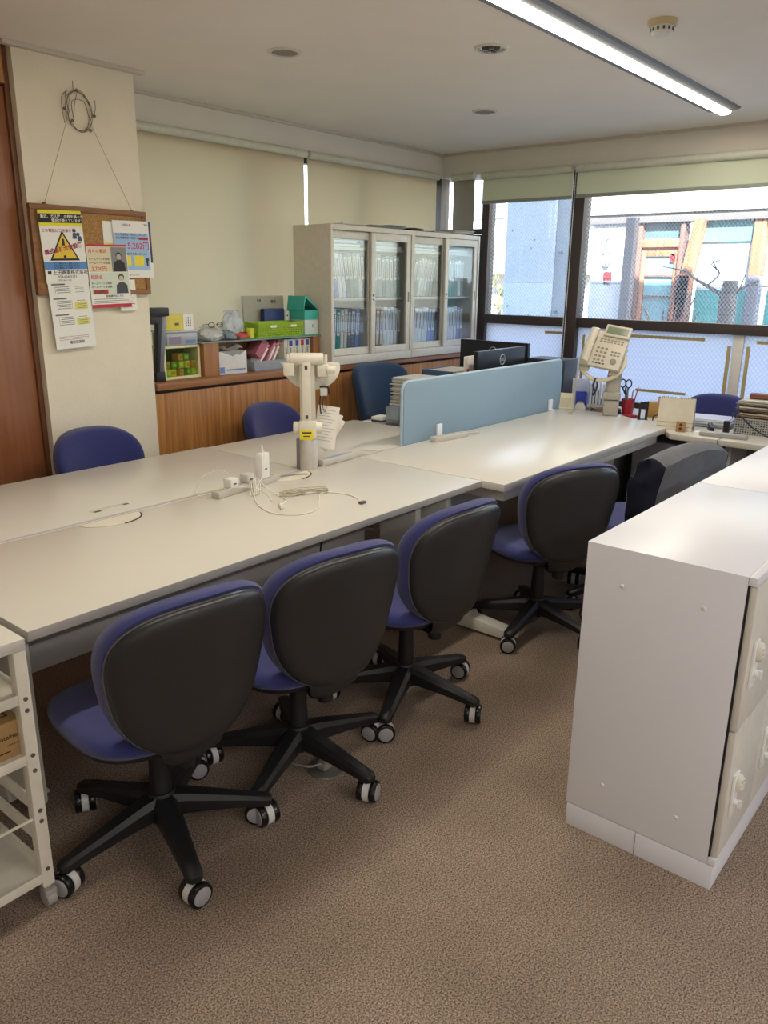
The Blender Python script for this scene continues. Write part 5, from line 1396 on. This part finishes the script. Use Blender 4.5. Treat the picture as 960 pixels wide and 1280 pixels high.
for P_ in ([(-0.075, 0, -0.06), (-0.085, -0.004, -0.01), (-0.080, 0, 0.05), (-0.05, 0, 0.08)], [(0.07, 0, -0.02), (0.085, -0.003, 0.02), (0.088, 0, 0.06)], [(-0.02, 0, 0.08), (-0.018, 0, 0.125)], [(-0.03, 0, -0.03), (-0.03, 0, 0.04), (0.03, 0, 0.045), (0.05, 0, -0.02)], [(-0.045, 0, -0.02), (-0.06, 0, 0.05), (-0.055, 0, 0.08)], [(-0.03, 0, -0.06), (-0.02, 0, 0.02), (0.0, 0, 0.08)]):
    MB().tube(smoothpts(P_, 4), 0.0015, 5).build('twig', MATS['wire_brown'], t)
for x, z in ((-0.075, 0.0), (0.075, -0.01), (-0.04, -0.045), (0.05, -0.075), (-0.005, 0.086)):
    MB().lathe([(0.0005, -0.006), (0.007, -0.003), (0.008, 0.002), (0.004, 0.006), (0.0005, 0.007)], 10, M=MX((x, -0.006, z), (1.2, 0.3, 0))).build('wire_knot', MATS['wire_brown'], t)

def flyer(name, label, x0, x1, z0, z1, y, col='#eceae2', tilt=0.0, curl=0.0, cat='flyer'):
    w, h = (x1 - x0) / 2, (z1 - z0)
    t = thing(name, label, cat, ((x0 + x1) / 2, y, z1))
    t.rotation_euler = (rad(curl), rad(tilt), 0)
    MB().box(-w, w, -0.0016, 0.0, -h, 0).build('sheet', mat('flyer_' + col, col, 0.7, var=0.01), t)
    return t, w, h
def pm(h, c, rough=0.7): return mat('print_' + c, c, rough, var=0.02)
YP = -0.0018
def pbox(m, x0, x1, z0, z1, y=YP): return m.box(x0, x1, y - 0.0003, y, z0, z1)
BY = 3.676
# white paper with yellow patch behind the blue flyer
t, w, h = flyer('paper_notice', 'white notice with a yellow patch behind the blue price flyer', 2.285, 2.345, 1.555, 1.800, BY)
pbox(MB(), -0.026, 0.026, -0.215, -0.10).build('yellow_patch', pm(0, '#e8dc7c'), t)
# blue price flyer
t, w, h = flyer('price_flyer', 'blue and white price flyer on the right of the cork board', 2.335, 2.553, 1.535, 1.808, BY - 0.006, tilt=-1)
pbox(MB(), -w + 0.001, w - 0.018, -0.235, -0.058).build('blue_field', pm(0, '#a3bfdf'), t)
pbox(MB(), w - 0.012, w, -0.20, -0.002, YP + 0.0002).build('dark_edge', pm(0, '#39476f'), t)
b = MB(); b.text('5,282円', 0.040, XZ(-0.035, YP - 0.0006, -0.132), wscale=1.0)
pbox(b, 0.035, 0.09, -0.090, -0.078, YP - 0.0003); b.build('price_text', pm(0, '#c23a55'), t)
b = MB()
for i in range(3): b.text('をお客様限定で見直しませんか', 0.0125, XZ(-0.098, YP - 0.0006, -0.070 - i * 0.016 - (0.06 if i == 2 else 0)))
pbox(b, -0.09, -0.05, -0.158, -0.146, YP - 0.0003)
b.text('お知らせ', 0.014, XZ(-0.06, YP - 0.0006, -0.026)).text('ご案内', 0.011, XZ(0.06, YP - 0.0006, -0.022)).text('お問い合わせください', 0.011, XZ(-0.09, YP - 0.0006, -0.262))
b.build('flyer_text', pm(0, '#3a4c74'), t)
pbox(pbox(MB(), -0.085, -0.02, -0.215, -0.165, YP - 0.0003), 0.0, 0.055, -0.215, -0.165, YP - 0.0003).build('yellow_box', pm(0, '#ecdc4c'), t)
MB().cyl((0.075, YP - 0.001, -0.185), (0.075, YP, -0.185), 0.010, seg=12).box(0.070, 0.080, YP - 0.001, YP, -0.215, -0.195).build('small_figure', pm(0, '#4d4a3c'), t)
# small white slip below
t, w, h = flyer('paper_slip', 'small white slip hanging below the red-bordered flyer', 2.345, 2.440, 1.375, 1.525, BY - 0.004, tilt=-2)
b = MB()
for k in range(7): pbox(b, -0.035, 0.02 + 0.015 * (k % 2), -0.05 - k * 0.014, -0.046 - k * 0.014)
b.build('slip_lines', pm(0, '#a9675f'), t)
# red-bordered flyer with portraits
t, w, h = flyer('portrait_flyer', 'red-bordered flyer with two portrait photos in the middle of the board', 2.178, 2.400, 1.392, 1.690, BY - 0.012, tilt=-1.5)
pbox(MB(), -w, w, -0.010, 0.0).build('red_border', pm(0, '#c53347'), t)
pbox(MB(), -w, w, -h, -h + 0.016).build('red_border', pm(0, '#c53347'), t)
pbox(MB(), -w + 0.004, 0.02, -0.128, -0.012).build('cream_field', pm(0, '#ddd2b0'), t)
pbox(MB(), -w + 0.004, w - 0.004, -0.235, -0.130).build('green_field', pm(0, '#d3dcc9'), t)
p1 = pbox(MB(), 0.02, w - 0.004, -0.128, -0.012).build('portrait_photo', pm(0, '#8a8a88'), t)
def bust(mb, cx, z0, s_, y):
    mb.cyl((cx, y - 0.0004, z0 + 0.070 * s_), (cx, y, z0 + 0.070 * s_), 0.013 * s_, seg=16)
def body(mb, cx, z0, s_, y):
    mb.prism([(cx - 0.034 * s_, z0), (cx + 0.034 * s_, z0), (cx + 0.030 * s_, z0 + 0.040 * s_), (cx + 0.010 * s_, z0 + 0.055 * s_), (cx - 0.010 * s_, z0 + 0.055 * s_), (cx - 0.030 * s_, z0 + 0.040 * s_)], y - 0.0004, y, M=XZM)
b = MB(); body(b, 0.062, -0.127, 1.0, YP - 0.0004); b.cyl((0.062, YP - 0.0007, -0.052), (0.062, YP - 0.0003, -0.052), 0.016, seg=16); b.build('portrait_suit', pm(0, '#303134'), p1)
b = MB(); bust(b, 0.062, -0.127, 1.0, YP - 0.0009); b.build('portrait_face', pm(0, '#c0aa9b'), p1)
b = MB(); body(b, 0.065, -0.232, 1.0, YP - 0.0004); b.cyl((0.065, YP - 0.0007, -0.155), (0.065, YP - 0.0003, -0.155), 0.017, seg=16); b.build('portrait_jacket', pm(0, '#4a4c52'), t)
b = MB(); bust(b, 0.065, -0.230, 1.0, YP - 0.0009); b.build('portrait_face', pm(0, '#d0b8a8'), t)
b = MB()
b.text('月々の電話', 0.020, XZ(-w + 0.008, YP - 0.0006, -0.038)).text('2,700円', 0.026, XZ(-w + 0.018, YP - 0.0006, -0.122)).text('相談会', 0.022, XZ(-w + 0.008, YP - 0.0006, -0.160))
b.build('red_text', pm(0, '#c8424a'), t)
pbox(MB(), -w + 0.014, -0.015, -0.232, -0.212, YP - 0.0003).build('red_price_box', pm(0, '#b8463e'), t)
b = MB()
for i, z in enumerate((-0.072, -0.090, -0.186, -0.203)): b.text('ホームページを開設', 0.0125, XZ(-w + 0.008, YP - 0.0006, z))
b.text('資料請求はこちら', 0.0125, XZ(-0.03, YP - 0.0006, -0.248))
for k in range(3): pbox(b, -w + 0.01, w - 0.012, -0.258 - k * 0.009, -0.256 - k * 0.009)
b.text('3,300円', 0.018, XZ(-w + 0.02, YP - 0.0010, -0.229))
b.build('black_text', pm(0, '#33343a'), t)
# long price list below the left flyer
t, w, h = flyer('price_list', 'long white price list hanging from the bottom left of the board', 1.966, 2.176, 1.205, 1.545, BY - 0.010, tilt=-2.5)
b = MB()
for z, n in ((-0.045, 4), (-0.110, 5), (-0.185, 5)):
    pbox(b, -0.088, -0.02, z, z + 0.006)
    for k in range(n): pbox(b, -0.07 + 0.006 * (k % 2), 0.0, z - 0.010 - k * 0.0085, z - 0.0075 - k * 0.0085)
    for k in range(n): pbox(b, 0.03, 0.075, z - 0.010 - k * 0.0085, z - 0.008 - k * 0.0085, YP - 0.0004)
for x in (-0.072, 0.004):
    for z0, z1 in ((-0.085, -0.05), (-0.155, -0.115), (-0.230, -0.19)): pbox(b, x, x + 0.001, z0, z1)
b.build('table_lines', pm(0, '#6a6660'), t)
b = MB()
b.text('料金のご案内', 0.014, XZ(-0.045, YP - 0.0006, -0.028)).text('電話営業部', 0.016, XZ(-0.035, YP - 0.0006, -0.318))
b.build('list_print', pm(0, '#6a6660'), t)
b = MB()
for k in range(3): pbox(b, -0.085, 0.07, -0.285 - k * 0.007, -0.283 - k * 0.007)
b.build('red_lines', pm(0, '#b07a70'), t)
pbox(pbox(MB(), 0.018, 0.085, -0.160, -0.125), 0.018, 0.085, -0.232, -0.200).build('yellow_box', pm(0, '#ddd873'), t)
# warning flyer
t, w, h = flyer('warning_flyer', 'flyer with a yellow warning triangle and black header on the left of the board', 1.950, 2.165, 1.508, 1.832, BY - 0.016, tilt=-2)
pbox(MB(), -w, w, -0.070, 0.0).build('yellow_band', pm(0, '#e6dc3a'), t)
pbox(MB(), -w, w, -0.055, -0.016, YP - 0.0003).build('black_band', pm(0, '#232326'), t)
b = MB().text('最近、ガス屋・の株を装った', 0.0165, XZ(-w + 0.010, YP - 0.0010, -0.033)).text('電話が増えています！', 0.0165, XZ(-0.045, YP - 0.0010, -0.051))
b.build('white_header_text', paper, t)
MB().text('この電話にご注意を！！', 0.0165, XZ(-w + 0.008, YP - 0.0005, -0.095)).build('caution_text', pm(0, '#a03050'), t)
b = MB().text('株式会社大安設備', 0.0245, Matrix.Translation((-w + 0.010, YP - 0.0022, -0.196)) @ Matrix.Rotation(rad(-11), 4, 'Y') @ Matrix.Rotation(rad(90), 4, 'X'), bold=0.03)
b.build('crimson_text', pm(0, '#a03050'), t)
def tri(s_, cz, cx=0.0): return [(cx - 0.075 * s_, cz - 0.052 * s_), (cx + 0.075 * s_, cz - 0.052 * s_), (cx, cz + 0.082 * s_)]
MB().prism(tri(1.0, -0.170), YP - 0.0004, YP, M=XZM).build('triangle_border', pm(0, '#2b2a28'), t)
MB().prism(tri(0.82, -0.170), YP - 0.0008, YP - 0.0004, M=XZM).build('triangle_field', pm(0, '#e3c23c'), t)
MB().prism([(-0.007, -0.155), (0.007, -0.155), (0.005, -0.125), (-0.005, -0.125)], YP - 0.0011, YP - 0.0008, M=XZM).cyl((0, YP - 0.0011, -0.205), (0, YP - 0.0008, -0.205), 0.007, seg=12).build('exclamation_mark', pm(0, '#2b2a28'), t)
pbox(MB(), -w, w, -0.262, -0.228).build('blue_band', pm(0, '#5c8cc4'), t)
b = MB()
for k in range(3): b.text('不審な電話にはご相談ください', 0.0095, XZ(-w + 0.045, YP - 0.0005, -0.238 - k * 0.010))
b.text('上田商事株式会社', 0.0225, XZ(-w + 0.036, YP - 0.0005, -0.284)).text('028-624-2171', 0.017, XZ(-w + 0.060, YP - 0.0005, -0.301)).text('平日 9:00〜17:00', 0.009, XZ(-w + 0.06, YP - 0.0005, -0.314))
pbox(b, -w + 0.012, -w + 0.030, -0.283, -0.268)
b.build('dark_text', pm(0, '#2c2f3c'), t)
MB().cyl((0.062, YP - 0.0006, -0.088), (0.062, YP, -0.088), 0.009, seg=12).cyl((0.080, YP - 0.0006, -0.105), (0.080, YP, -0.105), 0.009, seg=12).prism([(0.050, -0.125), (0.074, -0.125), (0.070, -0.098), (0.054, -0.098)], YP - 0.0005, YP, M=XZM).prism([(0.076, -0.135), (0.098, -0.135), (0.094, -0.113), (0.078, -0.113)], YP - 0.0005, YP, M=XZM).build('small_figures', pm(0, '#46546e'), t)

# ================================================================== THINGS ON THE WOODEN CABINET
ZC = 0.983
# low pine shelf
t = thing('pine_shelf', 'low pine shelf with a teal-edged top standing on the wooden cabinet', 'shelf', (3.40, 3.86, ZC))
pine = wood_mat('pine', '#8d5f3d', '#a87549', 'z', 0.5, 1.2)
MB().box(-0.47, -0.36, -0.09, 0.10, 0, 0.190, 0.002).build('side_board', pine, t)
MB().box(0.43, 0.49, -0.09, 0.10, 0, 0.190, 0.002).build('side_board', pine, t)
MB().box(-0.36, 0.43, 0.088, 0.10, 0, 0.190, 0.001).build('back_board', pine, t)
tb = MB().box(-0.485, 0.50, -0.095, 0.105, 0.190, 0.198, 0.002).build('top_board', mat('top_grey', '#8d948a', 0.4), t)
MB().box(-0.20, 0.49, -0.097, 0.10, 0.1985, 0.203, 0.001).build('green_mat', mat('mat_teal', '#2f9c7c', 0.5), t)
ZS = ZC + 0.1985
# folding frame at the left end
t = thing('folding_frame', 'folded black and grey metal frame leaning in the corner beside the column', 'frame', (2.625, 3.775, ZC), rad(-4))
MB().prism([(-0.015, 0.04), (0.018, 0.04), (0.060, 0.372), (0.030, 0.372)], -0.012, 0.012, M=XZM, bev=0.002).build('grey_bar', mat('bar_grey', '#77767c', 0.35, metal=0.5), t)
MB().prism([(-0.030, 0.03), (-0.012, 0.03), (0.028, 0.36), (0.005, 0.36)], -0.020, 0.020, M=XZM, bev=0.002).build('black_bar', black_pl, t)
MB().box(-0.035, 0.022, -0.024, 0.024, 0.0, 0.055, 0.005).build('foot_cap', black_pl, t)
MB().box(-0.055, 0.068, -0.026, 0.026, 0.352, 0.398, 0.006).box(-0.05, 0.01, -0.02, 0.02, 0.31, 0.35, 0.006).build('corner_cap', black_pl, t)
t = thing('binder', 'white binder standing in the corner behind the folded black frame', 'binder', (2.570, 3.835, ZC), rad(0))
MB().box(0, 0.05, 0, 0.13, 0.0, 0.30, 0.002).build('cover', bm_['w'], t)
l_ = MB().box(0.004, 0.046, -0.0015, 0.0, 0.225, 0.295).build('spine_label', bm_['l'], t)
MB().text('台帳', 0.02, XZ(0.014, -0.0004, 0.16)).build('spine_text', ink, t)
# cream display box with yellow-green contents
t = thing('display_box', 'cream-framed display box filled with yellow-green packets', 'display box', (2.800, 3.860, ZC))
fr = mat('frame_cream', '#e3dcae', 0.5)
MB().box(-0.125, 0.125, -0.06, 0.08, 0, 0.014, 0.002).box(-0.125, 0.125, -0.06, 0.08, 0.172, 0.186, 0.002).box(-0.125, -0.111, -0.06, 0.08, 0.0145, 0.1715, 0.001).box(0.111, 0.125, -0.06, 0.08, 0.0145, 0.1715, 0.001).build('frame', fr, t)
MB().box(-0.11, 0.11, 0.072, 0.079, 0.0145, 0.1715).build('back_panel', mat('back_olive', '#6e7327', 0.7), t)
MB().box(-0.110, 0.110, -0.056, -0.054, 0.0150, 0.171).build('front_pane', glass_mat('display_pane', (0.9, 0.95, 0.85), 0.06), t)
grs = [mat('pack_lime', '#a9c42a', 0.5), mat('pack_yellow', '#d3cf2e', 0.5), mat('pack_orange', '#c9862d', 0.5), mat('pack_green', '#6f9430', 0.5)]
i = 0
for col_ in range(5):
    for row_ in range(3 if col_ in (2, 3) else 2):
        p = thing('snack_packet', ('lime', 'yellow', 'orange', 'green')[(col_ + row_ * 2) % 4] + ' packet inside the cream-framed display box', 'packet', (2.712 + col_ * 0.043, 3.845, ZC + 0.0145 + row_ * 0.042), rr.uniform(-0.5, 0.5), group='packets in the display box')
        MB().box(-0.018, 0.018, -0.03, 0.03, 0, 0.0405, 0.006).build('packet_body', grs[(col_ + row_ * 2) % 4], p)
        MB().box(-0.011, 0.011, -0.0308, -0.0301, 0.012, 0.028).build('packet_label', grs[(col_ + row_ * 2 + 1) % 4], p)
# clear plastic drawer container on top
t = thing('clear_container', 'clear plastic container lying on the cream-framed display box', 'container', (2.805, 3.865, ZC + 0.1863))
MB().box(-0.105, 0.105, -0.07, 0.07, 0.0, 0.072, 0.008).build('container_body', mat('clear_plastic_body', '#b9bdc2', 0.2, alpha=0.75), t)
MB().box(-0.109, 0.109, -0.074, 0.074, 0.0725, 0.082, 0.004).build('lid', mat('clear_lid', '#d0d3d6', 0.2, alpha=0.85), t)
MB().box(-0.09, -0.01, -0.0715, -0.0702, 0.01, 0.05).build('inner_item', mat('item_mauve', '#8d7f93', 0.6), t)
MB().box(0.02, 0.09, -0.0715, -0.0702, 0.01, 0.03).build('blue_item', mat('item_blue', '#6886b4', 0.6), t)
t = thing('yellow_box', 'yellow and white paper box on top of the clear container', 'box', (2.800, 3.860, ZC + 0.2688), rad(3))
MB().box(-0.10, 0.028, -0.05, 0.05, 0, 0.088, 0.002).build('yellow_side', mat('box_yellow', '#dccb58', 0.6), t)
MB().box(0.0283, 0.10, -0.05, 0.05, 0, 0.088, 0.002).build('white_side', paper, t)
b = MB()
for k in range(3):
    for q in range(4): b.box(0.045 + k * 0.015, 0.051 + k * 0.015, -0.0506, -0.0501, 0.02 + q * 0.014, 0.030 + q * 0.014)
b.box(-0.035, -0.005, -0.0506, -0.0501, 0.028, 0.042)
b.build('box_print', mat('print_olive', '#6e6430', 0.7), t)
# plastic bags and odds and ends on the shelf top
def bag(label, x, y, z, w, d, h, m_, seed, name='plastic_bag', cat='bag', rz=0):
    t = thing(name, label, cat, (x, y, z), rz)
    r_ = random.Random(seed)
    ph = [r_.uniform(0, 6) for _ in range(8)]
    rings = []
    for j in range(9):
        q = j / 8
        s_ = (sin(pi * min(1, q * 0.75 + 0.22))) ** 0.6
        ring = []
        for k in range(28):
            a = k * 2 * pi / 28
            c_ = r_.uniform(-0.10, 0.10) + 1 + 0.16 * sin(3 * a + ph[0] + q * 3) + 0.10 * sin(7 * a + ph[1] - q * 5) + 0.05 * sin(11 * a + ph[2])
            ring.append((w / 2 * s_ * c_ * cos(a), d / 2 * s_ * c_ * sin(a), h * q * (1 + 0.10 * sin(2 * a + ph[3])) if j else 0.0))
        rings.append(ring)
    MB().loft(rings).build('bag_body', m_, t, 20)
    for j in range(3):
        a = r_.uniform(0, 6)
        MB().tube(smoothpts([(w * 0.1 * cos(a), d * 0.1 * sin(a), h * 0.95), (w * 0.2 * cos(a + 1), d * 0.2 * sin(a + 1), h * 1.1), (w * 0.3 * cos(a + 2), d * 0.25 * sin(a), h * 1.02)], 4), [0.006] * 9, 6, flat=0.3).build('bag_fold', m_, t)
    return t
bagw = mat('bag_white', '#c9cac7', 0.3, alpha=0.88, var=0.15, vscale=25, bump=1.0, bscale=30)
bagc = mat('bag_clear', '#d8e2ee', 0.12, alpha=0.5, var=0.1, bump=1.0, bscale=25)
bag('crumpled white plastic bag at the left end of the pine shelf', 3.035, 3.85, ZS, 0.17, 0.14, 0.075, bagw, 1)
bag('grey-blue plastic bag in the middle of the pine shelf pile', 3.165, 3.84, ZS, 0.14, 0.12, 0.05, mat('bag_grey', '#8794a0', 0.3, alpha=0.9, bump=1.0, bscale=30), 2)
bag('shiny clear plastic bag standing beside the green basket', 3.245, 3.895, ZS, 0.14, 0.11, 0.155, bagc, 3)
bag('red pouch in front of the clear plastic bag', 3.255, 3.805, ZS, 0.11, 0.06, 0.040, mat('pouch_red', '#c0504a', 0.6), 4, 'red_pouch', 'pouch')
t = thing('black_glasses', 'black spectacles lying on the white plastic bag', 'glasses', (3.06, 3.83, ZS + 0.084), rad(-8))
for s_ in (-1, 1): MB().tube([Vector((0.028 * s_ + 0.02 * cos(a), -0.02, 0.014 * sin(a) + 0.008)) for a in [k * pi / 8 for k in range(16)]], 0.0022, 6, closed=True).build('lens_rim', black_pl, t)
for s_ in (-1, 1): MB().tube([(0.048 * s_, -0.02, 0.012), (0.046 * s_, 0.05, 0.006)], 0.0018, 5).build('temple', black_pl, t)
t = thing('yellow_packet', 'small bright yellow packet beside the green basket', 'packet', (3.315, 3.80, ZS + 0.004), rad(20))
MB().box(-0.025, 0.025, -0.015, 0.015, 0, 0.06, 0.006).build('packet_body', mat('packet_yellow', '#d8dc3a', 0.5), t)
# green perforated basket
gb = bpy.data.materials.new('green_basket'); gb.use_nodes = True
_n, _l = gb.node_tree.nodes, gb.node_tree.links
_b = _n['Principled BSDF']; _b.inputs['Roughness'].default_value = 0.4
_b.inputs['Base Color'].default_value = lin('#a6c62a')
green_m = mat('basket_green', '#a4c42c', 0.4)
t = thing('green_basket', 'lime green perforated plastic basket on top of the pine shelf', 'basket', (3.545, 3.838, ZS + 0.0045), rad(-1))
def wallgrid(L, H, nx, nz, M):
    b = MB()
    dx, dz = L / nx, H * 0.68 / nz
    for k in range(nx + 1): b.box(-L / 2 + k * dx - dx * 0.2, -L / 2 + k * dx + dx * 0.2, -0.0012, 0.0012, 0, H, M=M)
    for k in range(nz + 1): b.box(-L / 2, L / 2, -0.0012, 0.0012, 0.004 + k * dz - dz * 0.25, 0.004 + k * dz + dz * 0.25, M=M)
    b.box(-L / 2, L / 2, -0.0012, 0.0012, H * 0.74, H, M=M)
    return b
for nm, L, M_ in (('front', 0.37, MX((0, -0.062, 0), (rad(6), 0, 0))), ('back', 0.37, MX((0, 0.062, 0), (rad(-6), 0, 0))), ('left', 0.124, MX((-0.185, 0, 0), (0, rad(-6), rad(90)))), ('right', 0.124, MX((0.185, 0, 0), (0, rad(6), rad(90))))):
    wallgrid(L, 0.085, 17 if L > 0.2 else 6, 4, M_).build('basket_side', green_m, t)
MB().box(-0.185, 0.185, -0.062, 0.062, 0.0, 0.003).build('basket_floor', green_m, t)
MB().tube([(-0.192, -0.071, 0.086), (0.192, -0.071, 0.086), (0.192, 0.071, 0.086), (-0.192, 0.071, 0.086)], 0.0045, 6, closed=True).build('basket_rim', green_m, t)
for x in (-0.07, 0.10): MB().box(x - 0.025, x + 0.025, -0.0765, -0.0755, 0.058, 0.072).build('basket_label', paper, t)
# folder, blue file box and teal box
t = thing('grey_folder', 'grey paper folder standing behind the green basket', 'folder', (3.58, 3.956, ZS + 0.005), rot=(rad(-3), 0, 0))
MB().box(-0.175, 0.175, 0, 0.012, 0, 0.245, 0.002).build('cover', mat('folder_grey', '#a7a492', 0.6), t)
MB().text('書類', 0.022, XZ(0.06, -0.001, 0.20)).text('見積', 0.018, XZ(-0.06, -0.001, 0.21)).build('handwriting', ink, t)
t = thing('file_box', 'dark blue file box with a white spine beside the green basket', 'file box', (3.635, 3.914, ZS + 0.005), rad(0))
MB().box(-0.10, 0.075, 0, 0.036, 0, 0.165, 0.002).build('cover', mat('file_navy', '#25366d', 0.5), t)
MB().box(0.0752, 0.110, -0.01, 0.036, 0, 0.150, 0.002).build('spine', paper, t)
MB().cyl((0.092, -0.0106, 0.12), (0.092, -0.0101, 0.12), 0.006, seg=10).build('spine_ring', black_pl, t)
teal_m = mat('box_teal', '#3fb3a6', 0.5)
t = thing('teal_box', 'open teal and white cardboard box at the right end of the pine shelf', 'box', (3.812, 3.845, ZS + 0.0052), 0)
TB = None
MB().box(-0.054, 0.070, -0.07, 0.09, 0, 0.095, 0.002).build('white_carton', mat('carton_pale', '#cfdad2', 0.6), t)
b = MB()
b.box(-0.056, 0.072, -0.072, -0.069, 0.0955, 0.155).box(-0.056, 0.072, 0.089, 0.092, 0.0955, 0.155).box(-0.056, -0.053, -0.069, 0.089, 0.0955, 0.155).box(0.069, 0.072, -0.069, 0.089, 0.0955, 0.155)
b.build('teal_sleeve', teal_m, t)
MB().prism([(-0.062, 0.156), (-0.059, 0.156), (-0.040, 0.235), (0.072, 0.156), (0.0735, 0.160), (-0.036, 0.245), (-0.046, 0.245)], -0.07, 0.088, M=XZM).build('open_lid', teal_m, t)
MB().box(-0.05, 0.065, -0.065, 0.085, 0.096, 0.150, 0.004).build('contents', mat('contents_brown', '#5c4438', 0.8, var=0.4, vscale=60), t)
MB().text('C', 0.03, XZ(0.01, -0.0708, 0.045)).build('box_mark', ink, t)
# inside the pine shelf: torn white box, clear tray, folders, binders
t = thing('torn_box', 'torn white cardboard box inside the pine shelf', 'box', (3.150, 3.835, ZC), rad(-2))
MB().box(-0.105, 0.105, -0.06, 0.06, 0, 0.135, 0.003).build('carton', mat('carton_white', '#d8d7d2', 0.6), t)
MB().grid(lambda u, v: (-0.10 + 0.18 * u, -0.06 + 0.09 * v, 0.150 + 0.014 * sin(u * 9) + 0.010 * cos(v * 6 + u * 4)), 12, 6, thick=0.003).build('torn_flap', mat('carton_white', '#d8d7d2', 0.6), t)
MB().prism([(-0.04, 0.12), (0.0, 0.105), (0.03, 0.12), (0.05, 0.11), (0.10, 0.138), (-0.10, 0.138)], -0.0618, -0.0606, M=XZM).build('torn_edge', mat('torn_grey', '#9b9a96', 0.8), t)
MB().box(-0.10, -0.065, -0.0612, -0.0606, 0.01, 0.045).box(-0.05, 0.09, -0.0612, -0.0606, 0.022, 0.030).build('blue_print', mat('print_blue', '#6d86b8', 0.6), t)
t = thing('clear_tray', 'clear plastic tray inside the pine shelf holding files', 'tray', (3.475, 3.835, ZC))
MB().loft([[(x * w, y * d, z) for x, y in ((-1, -1), (1, -1), (1, 1), (-1, 1))] for w, d, z in ((0.15, 0.055, 0), (0.175, 0.068, 0.062), (0.170, 0.063, 0.062), (0.146, 0.051, 0.003))]).build('tray_body', mat('tray_clear', '#b7c1cc', 0.15, alpha=0.55), t)
MB().box(-0.13, 0.14, -0.045, 0.045, 0.004, 0.040, 0.003).build('tray_papers', mat('sheet_#c7c1b4', '#c7c1b4', 0.75), t)
pinkm = mat('folder_pink', '#b86b7a', 0.6)
for k, (x, tl_, ln) in enumerate(((3.385, 38, 0.150), (3.455, 33, 0.150), (3.495, 30, 0.148))):
    t = thing('pink_folder', '%s pink folder leaning inside the pine shelf' % ('left', 'middle', 'right')[k], 'folder', (x, 3.810, ZC + 0.046), rot=(0, rad(tl_), 0), group='pink folders in the pine shelf')
    MB().box(-0.055 if k == 0 else -0.014, 0.0, 0.004, 0.10, -0.004 if k else 0.03, ln, 0.002).build('cover', pinkm, t)
    MB().box(0.0005, 0.014, 0.0, 0.10, 0, ln - 0.012, 0.002).build('spine', paper, t)
    MB().box(0.002, 0.0125, -0.0006, 0.0, ln - 0.035, ln - 0.016).build('spine_mark', red_ink, t)
for k, (x, w, c, nm) in enumerate(((3.585, 0.028, None, 'thin white'), (3.618, 0.050, '#35489a', 'first blue-labelled'), (3.676, 0.046, '#35489a', 'second blue-labelled'), (3.724, 0.046, '#b5303a', 'red-labelled'), (3.772, 0.044, '#35489a', 'third blue-labelled'))):
    t = thing('binder', '%s cream binder at the right end of the pine shelf' % nm, 'binder', (x, 3.79, ZC + 0.003), group='cream binders in the pine shelf')
    MB().box(0, w, 0, 0.14, 0, 0.178, 0.002).build('cover', mat('binder_cream', '#d3ceba', 0.6), t)
    if c: MB().box(w * 0.2, w * 0.8, -0.0008, 0.0, 0.135, 0.170).build('colour_label', pm(0, c), t)
    MB().text('綴\n書\n類', 0.013, XZ(w * 0.32, -0.0006, 0.115)).build('spine_text', mat('spine_ink', '#4d5566', 0.7), t)
